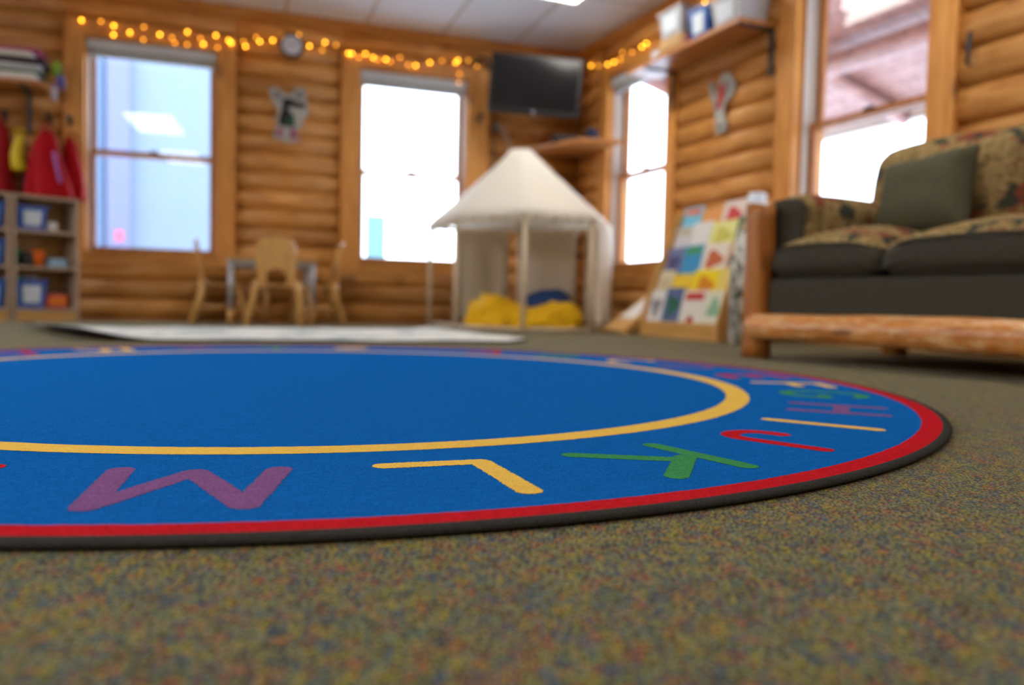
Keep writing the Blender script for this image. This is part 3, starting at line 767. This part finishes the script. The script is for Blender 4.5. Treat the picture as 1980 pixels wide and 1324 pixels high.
def bin_(label, loc, w, d, h, mt='blue_bin', rz=UA, lab=True, group=None):
    t = thing('storage_bin', label, 'storage bin', loc, rz, group)
    b = MB()
    def ringp(s, z, k): return [b.bm.verts.new((x*s*w/2, y*s*d/2+0, z)) for x, y in ((-1, -1), (1, -1), (1, 1), (-1, 1))]
    r0, r1, r2, r3 = ringp(.82, 0, 0), ringp(1, h, 0), ringp(.95, h, 0), ringp(.78, .004, 0)
    b._f(r0[::-1]); b._f(r3)
    for a_, c2_ in ((r0, r1), (r1, r2), (r2, r3)):
        for i in range(4): b._f([a_[i], a_[(i+1) % 4], c2_[(i+1) % 4], c2_[i]])
    b.build('bin_body', M[mt], t)
    b = MB(); b.box((-w/2-.008, -d/2-.008, h-.012), (w/2+.008, -d/2, h)); b.box((-w/2-.008, d/2, h-.012), (w/2+.008, d/2+.008, h)); b.box((-w/2-.008, -d/2, h-.012), (-w/2, d/2, h)); b.box((w/2, -d/2, h-.012), (w/2+.008, d/2, h))
    b.build('rim', M[mt], t)
    if lab:
        b = MB(); v = [b.bm.verts.new(p) for p in ((-w*.28, -d/2*.88-.004, h*.18), (w*.28, -d/2*.88-.004, h*.18), (w*.3, -d/2*.97-.004, h*.82), (-w*.3, -d/2*.97-.004, h*.82))]; b._f(v)
        o = b.build('paper_label', M['label'], t); solid(o, .002)
    return t
def on(U, x, y, z): return U+ur*x+un*y+Vector((0, 0, z))
bin_('blue bin with a white label on the top level under the red smocks', on(U0, 0.128, .13, .619), .185, .2, .16)
bin_('blue bin with a white label on the bottom level of the right cubby shelf', on(U0, 0.120, .13, .089), .19, .2, .19)
bin_('blue bin at the top of the cubby shelf cut by the left edge', on(U1, 0.288, .13, .619), .2, .2, .17)
bin_('blue bin in the middle of the cubby shelf cut by the left edge', on(U1, 0.288, .13, .374), .2, .2, .17)
bin_('blue bin at the bottom of the cubby shelf cut by the left edge', on(U1, 0.288, .13, .089), .2, .2, .19)
b = MB(); b.puff((0, 0, .035), (.07, .07, .07), .02, n=5); o = b.build('white_block', M['white'], loc=on(U0, 0.264, .1, .618)); o.rotation_euler[2] = UA; tag(o, 'small white block beside the blue bin on the top cubby level', 'toy')
b = MB(); b.tube([(0, 0, 0), (0, 0, .11)], [.04, .055], 18); o = b.build('orange_cup', plain('orange_plastic', (238, 110, 20), .4), loc=on(U0, 0.168, .1, .373)); tag(o, 'bright orange cup on the middle cubby level', 'cup')
b = MB(); b.puff((0, 0, .03), (.12, .12, .06), .012, n=6); o = b.build('pale_blue_box', plain('pale_blue_plastic', (150, 190, 215), .4), loc=on(U0, 0.296, .12, .373)); o.rotation_euler[2] = UA; tag(o, 'flat pale blue box on the middle cubby level', 'box')
b = MB(); b.sphere((0, 0, .06), .06, sc=(1, 1, 1)); o = b.build('green_ball', plain('green_plastic', (40, 150, 110), .5), loc=on(U0, 0.064, .16, .373)); tag(o, 'dull green ball at the left of the middle cubby level', 'ball')
b = MB(); b.puff((0, 0, .05), (.07, .07, .1), .015, n=5); o = b.build('black_box', M['black'], loc=on(U0, 0.100, .07, .373)); o.rotation_euler[2] = UA; tag(o, 'small black box left of the orange cup', 'box')
t = thing('orange_case', 'orange and pink carrying case on the bottom cubby level', 'case', on(U0, 0.288, .11, .089), UA)
b = MB(); b.puff((0, 0, .05), (.15, .09, .1), .02, n=6); b.build('case_body', plain('pink_plastic', (222, 90, 84), .4), t)
b = MB(); b.box((-.055, -.049, .025), (.055, -.043, .08)); b.build('orange_panel', plain('orange_paint', (236, 130, 24), .5), t)
b = MB(); b.tube([(-.045, 0, .1), (-.04, 0, .125), (.04, 0, .125), (.045, 0, .1)], .006, 8); b.build('handle', M['black'], t)
for k in range(3):
    b = MB(); b.tube([(0, 0, 0), (0, 0, .17), (0, 0, .185), (0, 0, .215)], [.026, .026, .014, .012], 14)
    o = b.build('bottle', M['label'] if k else plain('mint_plastic', (90, 190, 150), .4), loc=on(U0, .075+.045*k, .13+.02*(k % 2), .094))
    tag(o, ['mint green bottle standing in the bottom blue bin', 'white bottle standing in the middle of the bottom blue bin', 'white bottle at the right of the bottom blue bin'][k], 'bottle')

# ---------------------------------------------------------------- left wall shelf with papers, and red smocks on hooks
def Bk(s, y, z): return FB @ Vector((s, y, z))
ws = thing('wall_shelf', 'plain wooden wall shelf of papers at the left, above the red smocks', 'shelf', mat=FB @ Matrix.Translation((-5.3, 0, 1.635)))
b = MB(); b.box((0, -.30, 0), (1.13, -.025, .028)); b.build('shelf_board', M['shelfwood'], ws)
b = MB(); b.box((.98, -.28, -.025), (1.005, -.025, 0)); b.box((.98, -.05, -.30), (1.005, -.024, -.0)); b.build('bracket', M['iron'], ws)
b = MB(); b.box((.25, -.28, -.025), (.275, -.025, 0)); b.box((.25, -.05, -.30), (.275, -.024, -.0)); b.build('bracket', M['iron'], ws)
stk = [('white paper tray on the left wall shelf, lowest of its stack', .30, .045, 'paper', 0), ('green folder lying in the stack on the left wall shelf', .34, .02, 'green', .045),
       ('pale tray above the green folder on the left wall shelf', .30, .04, 'clear', .067), ('dark box in the stack on the left wall shelf', .36, .045, 'dark', .11),
       ('white envelope pile near the top of the stack on the left wall shelf', .26, .035, 'paper', .157), ('pink folder on top of the stack on the left wall shelf', .34, .022, 'pink', .194)]
mm = dict(paper=M['paper'], green=plain('dark_green_card', (52, 92, 60), .7), clear=M['clear_bin'], dark=plain('dark_brown_card', (52, 42, 42), .7), pink=plain('pink_card', (180, 70, 120), .6))
for lb, wd, hh, mk, z in stk:
    b = MB(); b.box((-wd/2, -.12, 0), (wd/2, .12, hh), bev=.004); o = b.build('paper_tray' if 'tray' in lb else 'folder' if 'folder' in lb else 'envelope_pile' if 'envelope' in lb else 'box', mm[mk])
    o.matrix_world = FB @ Matrix.Translation((-4.36+random.uniform(-.02, .02), -.16, 1.6635+z)) @ Matrix.Rotation(R(random.uniform(-4, 4)), 4, 'Z'); tag(o, lb, 'stationery')
for k, (dx, z, c, lb) in enumerate([(.0, -.05, (200, 190, 210), 'pale ribbon tuft hanging off the left wall shelf end'), (.055, .03, (96, 90, 160), 'violet ribbon tuft hanging off the left wall shelf end'), (.03, .12, (150, 190, 60), 'lime ribbon tuft by the paper stack on the left wall shelf')]):
    b = MB()
    for q in range(7):
        a = random.uniform(0, 6.28); r = random.uniform(.01, .035)
        b.tube([(0, 0, .06), (math.cos(a)*r*.7, math.sin(a)*r*.4, .03), (math.cos(a)*r, math.sin(a)*r*.5, -.045)], [.006, .011, .004], 6)
    o = b.build('ribbon_tuft', plain('ribbon_%d' % k, c, .5)); o.matrix_world = FB @ Matrix.Translation((-4.125+dx, -.25, 1.64+z)); tag(o, lb, 'ribbon')
def smock(label, s, ztop, zbot, wt, wb, mt, seed, trim=None, out=.12):
    t = thing('smock', label, 'smock', mat=FB @ Matrix.Translation((s, -out, ztop)))
    Hh = ztop-zbot
    b = MB()
    def f(u, v):
        a = u*2*math.pi; wv = wt+(wb-wt)*(v**.7); rx = wv/2; ry = .035+.03*v
        fold = 1+.22*math.sin(a*5+seed)*v+.10*math.sin(a*9+seed*2)*v
        return Vector((math.cos(a)*rx*(.85+.15*fold)+.01*math.sin(v*5+seed), math.sin(a)*ry*fold, -v*Hh-.03*(1-v)*abs(math.cos(a))))
    b.grid(f, 48, 16, wrap=True); o = solid(b.build('smock_cloth', M[mt], t), .003)
    b = MB(); b.tube([(-.03, 0, -.01), (-.02, .02, .03), (.0, .03, .05), (.02, .02, .03), (.03, 0, -.01)], .006, 8); b.build('hanging_loop', M[mt], t)
    if trim:
        b = MB(); b.tube([f(.86, .3+.45*i/9)*1.03 for i in range(10)], .012, 8); b.build('highlight_strip', M[trim], t)  # coloured strip stands in for the highlight along the cloth
    return t
smock('faded red smock on the hook at the left picture edge', -4.48, 1.40, .89, .07, .21, 'red_cloth2', 1)
smock('yellow vinyl smock peeking out between two red smocks', -4.35, 1.31, 1.05, .05, .09, 'yellow_vinyl', 2, out=.16)
smock('dark maroon smock behind the yellow one', -4.325, 1.18, .91, .05, .09, 'darksmock', 5, out=.07)
smock('wide glossy red smock with a painted lilac highlight, largest of those on the hooks', -4.17, 1.35, .872, .09, .31, 'red_cloth', 3, 'lilac', out=.19)
smock('bright red smock nearest the left window casing', -4.035, 1.33, .87, .06, .18, 'red_cloth', 4.4, out=.055)
for s, lb in ((-4.46, 'black coat hook holding the leftmost smock'), (-4.18, 'black coat hook holding the wide glossy smock'), (-4.05, 'black coat hook nearest the left window casing')):
    b = MB(); b.box((-.012, -.02, -.03), (.012, .02, .05)); b.tube([(0, -.01, .03), (0, -.06, .0), (0, -.10, .01), (0, -.12, .05)], .006, 8)
    o = b.build('coat_hook', M['black']); o.matrix_world = FB @ Matrix.Translation((s, -.02, 1.44)); tag(o, lb, 'hook')

# ---------------------------------------------------------------- wall clock and cut-out figures
ck = thing('wall_clock', 'round wall clock with dark rim under the string lights', 'clock', mat=FB @ Matrix.Translation((-2.492, -.03, 2.183)))
def disc(b, r, y0, y1, n=40): b.prism([(r*math.cos(2*math.pi*k/n), r*math.sin(2*math.pi*k/n)) for k in range(n)], y0, y1)
b = MB(); disc(b, .094, -.028, 0); b.build('clock_case', M['iron'], ck)
b = MB(); disc(b, .074, -.031, -.028); b.build('clock_face', plain('clock_face_white', (222, 226, 236), .4), ck)
for ang, L in ((60, .05), (-80, .036)):
    b = MB(); b.box((-.0025, -.034, 0), (.0025, -.032, L), Matrix.Rotation(R(ang), 4, 'Y')); b.build('hand', M['black'], ck)
def cutout(name, label, frame, loc, outline, pieces, rz=0):
    t = thing(name, label, 'wall decoration', mat=frame @ Matrix.Translation(loc))
    b = MB(); b.prism(outline, -.006, 0); b.build('backing_card', M['card'], t)
    for i, (nm, pts, mt) in enumerate(pieces):
        b = MB(); b.prism(pts, -.0095-.0004*i, -.0062); b.build(nm, mt, t)
    return t
dk = plain('dark_moose_felt', (44, 42, 44), .8); grn = plain('green_felt', (40, 92, 66), .8); pk = plain('rose_felt', (160, 90, 110), .8); rd = plain('red_felt', (170, 44, 40), .8); gy = plain('grey_felt', (128, 128, 126), .8)
cutout('moose_cutout', 'flat white-edged moose cut-out on the logs between the windows', FB, (-2.50, -.03, 1.655),
 [(-.16, .18), (-.10, .20), (-.06, .16), (0, .15), (.05, .21), (.11, .21), (.13, .10), (.145, .02), (.12, -.03), (.09, -.04), (.10, -.09), (.06, -.12), (.075, -.21), (.0, -.225), (-.07, -.215), (-.125, -.20), (-.12, -.13), (-.09, -.08), (-.115, -.05), (-.09, .02), (-.12, .06), (-.15, .12)],
 [('head', [(-.055, .115), (.0, .12), (.05, .095), (.115, .09), (.12, .055), (.05, .05), (-.01, .055), (-.02, .0), (-.05, .0), (-.06, .05)], dk),
  ('antler', [(-.13, .16), (-.095, .175), (-.07, .13), (-.05, .11), (-.07, .10), (-.12, .12)], gy), ('antler', [(.03, .125), (.06, .185), (.095, .19), (.10, .14), (.05, .11)], gy),
  ('body', [(-.06, .03), (-.02, .035), (.03, -.02), (.035, -.10), (-.08, -.10), (-.085, -.04)], dk), ('vest', [(-.02, -.025), (.03, -.03), (.03, -.085), (-.03, -.085)], grn),
  ('boot', [(-.10, -.12), (-.055, -.12), (-.05, -.185), (-.105, -.185)], pk), ('boot', [(.0, -.12), (.05, -.12), (.06, -.195), (.0, -.195)], pk)])
cutout('skier_cutout', 'flat red and white figure cut-out under the bracketed wall shelf', FR, (2.07, -.03, 1.545),
 [(-.13, .16), (-.10, .17), (-.06, .05), (-.02, .16), (.03, .20), (.09, .17), (.14, .09), (.12, .03), (.04, -.01), (.035, -.09), (.07, -.13), (.06, -.19), (-.04, -.20), (-.05, -.10), (-.07, -.02), (-.12, .08)],
 [('red_suit', [(-.02, .12), (.03, .13), (.04, .05), (.0, -.04), (-.04, -.03), (-.03, .05)], rd), ('grey_arm', [(.04, .14), (.09, .13), (.11, .08), (.05, .02)], gy), ('grey_pole', [(-.115, .14), (-.10, .14), (-.04, -.04), (-.06, -.05)], gy), ('boot', [(-.02, -.13), (.04, -.14), (.03, -.175), (-.03, -.175)], gy)])

# ---------------------------------------------------------------- television in the corner
tvm = Matrix.Translation((2.60, 5.74, 1.895)) @ Matrix.Rotation(-yaw+R(2)-.03, 4, 'Z') @ Matrix.Rotation(R(1.5), 4, 'Y')
tvm = Matrix.Translation((2.72, 5.90, 1.935)) @ Matrix.Rotation(-yaw-.03, 4, 'Z') @ Matrix.Rotation(R(2.5), 4, 'X') @ Matrix.Rotation(R(4), 4, 'Y')
tv = thing('television', 'black flat television mounted high in the corner of the log walls', 'television', mat=tvm)
b = MB(); b.box((-.368, -.02, -.232), (.368, .045, .232), bev=.008); b.build('tv_case', M['black'], tv)
b = MB(); b.box((-.34, -.0225, -.19), (.34, -.0195, .205)); b.build('tv_screen', M['screen'], tv)
b = MB(); disc(b, .012, -.024, -.021, 16); o = b.build('badge', M['steel'], tv); o.location = (0, 0, -.212)
b = MB(); b.tube([(0, .04, 0), (.03, .30, 0), (0, .60, 0)], .025, 10); b.build('wall_arm', M['black'], tv)
# grey hose and a cable hanging beside it
b = MB(); b.tube([Bk(-.80, -.05, 1.72), Bk(-.74, -.055, 1.70), Bk(-.67, -.06, 1.58), Bk(-.68, -.06, 1.45), Bk(-.74, -.05, 1.30), Bk(-.76, -.05, 1.1)], .014, 10); tag(b.build('grey_hose', plain('warm_grey_cable', (176, 158, 140), .5)), 'looped grey hose hanging on the wall left of the playhouse roof', 'hose')
b = MB(); b.tube([Bk(-.80, -.04, 1.88), Bk(-.80, -.04, 1.2)], .007, 8); b.box((-.02, -.02, -.03), (.02, .02, .03), Matrix.Translation(Bk(-.80, -.04, 1.70))); tag(b.build('cable', M['iron']), 'dark cable running down the wall below the television', 'cable')
t = thing('window_latch_hook', 'dark curved iron hook on the board beside the television', 'hook', mat=FB @ Matrix.Translation((-.93, -.035, 1.75)))
b = MB(); b.tube([(.03, 0, .06), (.0, -.02, .04), (-.02, -.03, 0), (-.02, -.03, -.05)], [.01, .014, .014, .008], 10); b.build('hook_bar', M['iron'], t)
b = MB(); b.tube([Bk(-.97, -.04, 2.20), Bk(-.95, -.06, 2.27), Bk(-.88, -.06, 2.27), Bk(-.86, -.04, 2.18)], .014, 10); tag(b.build('iron_bracket', M['iron']), 'dark arched iron bracket at the end of the lights by the television', 'bracket')
# corner shelf
cs = thing('corner_shelf', 'small wooden corner shelf under the television', 'shelf', mat=Matrix.Identity(4))
b = MB(); zt = 1.495
poly = [Bk(-.56, -.03, 0), Bk(-.56, -.20, 0), Vector((3.05, 5.72, 0)), Vector((3.38, 5.62, 0)), Vector((3.38, 6.41, 0))]
lo = [b.bm.verts.new(Vector((p.x, p.y, zt))) for p in poly]; hi = [b.bm.verts.new(Vector((p.x, p.y, zt+.03))) for p in poly]
b._f(lo[::-1]); b._f(hi)
for i in range(5): b._f([lo[i], lo[(i+1) % 5], hi[(i+1) % 5], hi[i]])
b.build('shelf_board', M['shelfwood'], cs)
b = MB(); b.puff((0, 0, .03), (.30, .16, .06), .015, n=6); o = b.build('cable_box', M['black'], loc=(3.08, 5.98, zt+.031)); o.rotation_euler[2] = -.3; tag(o, 'flat black box on the corner shelf', 'box')
b = MB(); b.sphere((0, 0, .0), .06, sc=(1, .8, 1)); o = b.build('navy_ball', plain('navy_rubber', (30, 40, 70), .5), loc=(3.21, 5.84, zt+.031+.058)); tag(o, 'dark navy ball at the right end of the corner shelf', 'ball')

# ---------------------------------------------------------------- shelf on the right wall with bins
rs_ = thing('bracketed_wall_shelf', 'long varnished wall shelf on black brackets, high beside the big window', 'shelf', mat=FR @ Matrix.Translation((0, 0, 1.885)))
b = MB(); b.box((1.30, -.30, 0), (2.565, -.028, .028), bev=.003); b.build('shelf_board', M['shelfwood'], rs_)
for x in (1.50, 2.525):
    b = MB(); b.box((x, -.27, -.012), (x+.028, -.03, 0)); b.box((x, -.042, -.28), (x+.028, -.028, -.0)); b.build('bracket', M['iron'], rs_)
def Rt_(t, y, z): return FR @ Vector((t, y, z))
RZ = -math.pi/2
def rbin(label, t0, w, d, h, mt, y=-.165, lab=True, z=1.914): 
    q = bin_(label, Rt_(t0, y, z), w, d, h, mt, RZ, lab); return q
rbin('cloudy clear bin on top of the wicker basket on the right wall shelf', 1.80, .26, .22, .17, 'clear_bin', z=2.03)
t = thing('wicker_basket', 'low tan wicker basket under the clear bin on the right wall shelf', 'basket', Rt_(1.80, -.165, 1.914), RZ)
b = MB(); b.puff((0, 0, .055), (.28, .22, .11), .03, (.01, .01, 0), 8); b.build('basket_body', M['wicker'], t)
b = MB(); b.puff((0, 0, .04), (.1, .1, .08), .02, n=6); o = b.build('pale_bag', M['clear_bin'], loc=Rt_(1.58, -.2, 1.914)); tag(o, 'small crumpled clear bag at the far end of the right wall shelf', 'bag')
b = MB(); b.puff((0, 0, .035), (.05, .05, .07), .015, n=5); o = b.build('maroon_pot', plain('maroon_glaze', (130, 50, 60), .4), loc=Rt_(1.985, -.25, 1.914)); tag(o, 'small maroon pot left of the blue bin on the right wall shelf', 'pot')
rbin('deep blue bin with a large white label on the right wall shelf', 2.13, .19, .24, .19, 'blue_bin')
rbin('large clear bin with a white card at the near end of the right wall shelf', 2.40, .27, .24, .17, 'clear_bin')

# ---------------------------------------------------------------- string lights
BL = [(-3.97, 2.181, 1), (-3.843, 2.189, 0), (-3.758, 2.169, 1), (-3.76, 2.102, 1), (-3.651, 2.134, 1), (-3.556, 2.186, 0), (-3.56, 2.094, 0), (-3.447, 2.145, 1), (-3.363, 2.133, 0), (-3.343, 2.096, 0), (-3.255, 2.19, 1), (-3.257, 2.095, 0), (-3.162, 2.154, 0), (-3.142, 2.112, 1), (-3.053, 2.189, 1), (-3.041, 2.1, 0), (-2.96, 2.163, 1), (-2.942, 2.147, 1), (-2.853, 2.168, 0), (-2.838, 2.133, 1), (-2.76, 2.212, 0), (-2.733, 2.184, 1), (-2.637, 2.205, 1), (-2.563, 2.242, 0), (-2.439, 2.274, 0), (-2.357, 2.195, 1), (-2.236, 2.24, 1), (-2.258, 2.175, 0), (-2.149, 2.229, 0), (-2.051, 2.177, 1), (-2.024, 2.177, 1), (-1.966, 2.153, 0), (-1.915, 2.189, 1), (-1.851, 2.167, 1), (-1.815, 2.153, 0), (-1.749, 2.164, 1), (-1.71, 2.152, 0), (-1.634, 2.194, 0), (-1.563, 2.142, 0), (-1.5, 2.144, 1), (-1.38, 2.183, 1), (-1.276, 2.209, 0), (-1.158, 2.209, 1), (-1.138, 2.228, 1), (-1.048, 2.239, 0), (-0.97, 2.199, 0), (-1.124, 2.117, 0), (-1.128, 2.043, 0)]
RL = [(0.301, 2.246, 1), (0.436, 2.208, 0), (0.585, 2.183, 1), (0.688, 2.175, 1), (0.786, 2.172, 0), (0.82, 2.215, 0), (0.959, 2.177, 0), (1.102, 2.181, 1), (1.166, 2.189, 1), (1.881, 2.256, 1), (2.044, 2.213, 0)]
for fr, L, lb in ((FB, BL, 'amber string lights along the top of the back wall'), (FR, RL, 'amber string lights high on the right wall above the shelf')):
    t = thing('string_lights', lb, 'string lights', mat=fr)
    b = MB(); b.tube([(q[0], -.045+.004*(i % 2), q[1]+.012) for i, q in enumerate(L)], .0016, 6); b.build('wire', plain('clear_wire', (150, 110, 70), .5), t)
    for q in L:
        b = MB(); b.sphere((0, 0, 0), .0075, 10); o = b.build('bulb', M['bulb_hi'] if q[2] else M['bulb_lo'], t); o.location = (q[0], -.05, q[1])

# ---------------------------------------------------------------- book display rack
q0, q1 = Vector((2.92, 4.58, 0)), Vector((2.84, 3.655, 0)); ra = math.atan2(q1.y-q0.y, q1.x-q0.x)
rk = thing('book_display_rack', 'pale wooden tiered book display rack beside the log sofa', 'book rack', q0, ra)
RW = (q1-q0).length; TH = .018
sidep = [(0, 0), (0, .105), (.04, .25), (.10, .42), (.17, .58), (.24, .74), (.27, .80), (.33, .80), (.36, .70), (.36, 0)]
for x in (0, RW-TH):
    b = MB(); b.prism([(y, z) for y, z in sidep], 0, TH, Matrix(((0, 1, 0, x), (1, 0, 0, 0), (0, 0, 1, 0), (0, 0, 0, 1)))); b.build('side_panel', M['birch_z'], rk)
tiers = [(.02, .085), (.08, .235), (.14, .385), (.20, .535), (.255, .665)]
b = MB(); b.box((TH, .002, 0), (RW-TH, .018, .10), bev=.003); b.build('plinth_board', M['birch'], rk)
for y, z in tiers:
    b = MB(); b.box((TH, y, z-.012), (RW-TH, y+.065, z)); b.box((TH, y+.052, z), (RW-TH, y+.062, z+.13)); b.build('tier', M['birch'], rk)
books = [
 [('white book with a red spine, leftmost on the bottom tier of the rack', .17, .22, (226, 226, 222), (150, 150, 156), .4), ('blue-green picture book on the bottom tier', .19, .235, (86, 104, 150), (40, 110, 84), .3), ('white book with a red top band and a dark red house on it', .24, .215, (226, 222, 210), (210, 44, 40), .8), ('pale cream book with green marks, rightmost on the bottom tier', .17, .21, (224, 224, 200), (150, 200, 160), .5)],
 [('plain cream book at the left of the second tier', .17, .20, (222, 210, 176), (214, 200, 160), .5), ('yellow and orange striped book on the second tier', .22, .17, (240, 204, 40), (214, 84, 40), .2), ('bright yellow book in the middle of the rack', .25, .19, (246, 220, 14), (236, 150, 24), .6), ('soft yellow book at the right end of the second tier', .14, .19, (236, 212, 110), (220, 150, 110), .2)],
 [('purple-blue book at the left of the third tier', .18, .20, (110, 122, 170), (80, 84, 130), .6), ('teal-blue book on the third tier', .20, .205, (54, 150, 206), (70, 170, 90), .8), ('white book with an orange animal on the third tier', .24, .20, (232, 222, 208), (214, 110, 60), .35), ('beige-pink book at the right of the third tier', .14, .19, (214, 170, 130), (90, 70, 90), .6)],
 [('light grey book at the left of the fourth tier', .18, .19, (208, 208, 212), (200, 190, 150), .8), ('white book with a teal edge on the fourth tier', .20, .205, (228, 228, 224), (90, 150, 160), .1), ('pale yellow-green book on the fourth tier', .24, .19, (232, 230, 140), (220, 214, 90), .4), ('green book with a cream picture on the fourth tier', .15, .20, (84, 104, 60), (236, 200, 140), .5)],
 [('light blue book with a yellow and red star at the top left', .20, .19, (110, 196, 226), (236, 110, 50), .75), ('orange book on the top tier', .20, .155, (226, 150, 50), (232, 120, 90), .2), ('white book with a red picture on the top tier', .20, .185, (230, 214, 200), (220, 60, 50), .5), ('plain mustard yellow book at the right of the top tier', .14, .18, (232, 188, 92), (226, 176, 80), .5)]]
Mrk = Matrix.Translation(q0) @ Matrix.Rotation(ra, 4, 'Z')
for ti, row in enumerate(books):
    y, z = tiers[ti]; tot = sum(r[1] for r in row); sc = (RW-2*TH-.02)/tot; x = TH+.01
    for bi, (lb, wd, hh, c1, c2_, zz) in enumerate(row):
        wd *= sc
        t = thing('picture_book', lb, 'book', mat=Mrk @ Matrix.Translation((x+.004, y+.008, z+.0005)) @ Matrix.Rotation(R(-13), 4, 'X'))
        w2 = wd-.008; b = MB(); b.box((0, 0, 0), (w2, .002, hh)); b.box((0, .011, 0), (w2, .013, hh)); b.box((0, .002, 0), (.003, .011, hh)); b.build('cover', plain('cover_%d_%d' % (ti, bi), c1, .35), t)
        b = MB(); b.box((.003, .0025, .003), (w2-.003, .0105, hh-.003)); b.build('pages', M['paper'], t)
        b = MB(); cx, cz = w2*.5, hh*zz
        pts = []
        if zz > .7: pts = [(.0+w2*.1, hh*.72), (w2*.9, hh*.72), (w2*.88, hh*.93), (w2*.12, hh*.93)]
        elif zz < .25: pts = [(w2*.06, hh*.04), (w2*.94, hh*.04), (w2*.94, hh*.2), (w2*.06, hh*.2)]
        else:
            for k in range(14): a = 2*math.pi*k/14; r_ = .34*(1+.25*math.sin(3*a+bi)); pts.append((cx+math.cos(a)*w2*r_, hh*.5+math.sin(a)*hh*r_*.8))
        b.prism(pts, -.0012, -.0001); b.build('cover_picture', plain('picture_%d_%d' % (ti, bi), c2_, .4, .4, 60), t)
        if ti == 0 and bi == 2:
            b = MB(); b.prism([(w2*.35, hh*.02), (w2*.35, hh*.16), (w2*.5, hh*.3), (w2*.65, hh*.16), (w2*.65, hh*.02)], -.0013, -.0001); b.build('house_picture', rd, t)
        x += wd
# birch patterned roll behind the sofa post
t = thing('birch_pattern_roll', 'tall upright roll of birch-bark patterned cloth between the rack and sofa post', 'cloth roll', (2.82, 3.42, 0))
b = MB(); b.tube([(0, 0, 0), (0, 0, .42), (.03, 0, .60)], [.075, .072, .06], 20); b.build('rolled_cloth', M['birchbark'], t)
b = MB(); b.tube([(.055, -.01, .595), (.06, -.01, .80)], [.05, .045], 16); tag(b.build('white_core', M['label'], t), 'plain white upper end')
# leaning ramp board between playhouse and rack
t = thing('toy_ramp', 'wooden toy ramp with a white panel sloping down beside the book rack', 'toy ramp', (2.86, 4.98, 0), R(-4))
b = MB(); b.prism([(0, 0), (.0, .02), (.46, .34), (.50, .34), (.50, 0), (.44, 0), (.44, .27), (.05, 0)], 0, .02); b.prism([(0, 0), (.0, .02), (.46, .34), (.50, .34), (.50, 0), (.44, 0), (.44, .27), (.05, 0)], -.30, -.28)
b.build('ramp_side', M['birch'], t)
b = MB(); v = [b.bm.verts.new(p) for p in ((.01, -.28, .022), (.01, 0, .022), (.46, 0, .336), (.46, -.28, .336))]; b._f(v); solid(b.build('ramp_board', M['birch'], t), .01)
b = MB(); v = [b.bm.verts.new(p) for p in ((.12, -.24, .107), (.12, -.03, .107), (.40, -.03, .302), (.40, -.24, .302))]; b._f(v); solid(b.build('white_panel', M['white'], t), .006)
b = MB(); b.sphere((0, 0, .026), .026); tag(b.build('red_ball', plain('red_plastic', (200, 30, 36), .4), loc=(2.99, 4.80, 0)), 'small red ball on the carpet beside the rack', 'ball')
b = MB(); b.sphere((0, 0, .024), .024); tag(b.build('blue_ball', plain('dark_blue_plastic', (40, 56, 130), .4), loc=(3.05, 4.74, 0)), 'small dark blue ball on the carpet beside the rack', 'ball')
# slim hook on the right-hand wall top
b = MB(); b.tube([(0, -.04, .14), (0, -.055, 0), (0, -.03, -.01)], [.012, .009, .006], 8); o = b.build('iron_peg', M['iron']); o.matrix_world = FR @ Matrix.Translation((3.87, 0, 1.33)); tag(o, 'dark iron peg on the logs at the upper right, near the sofa', 'peg')
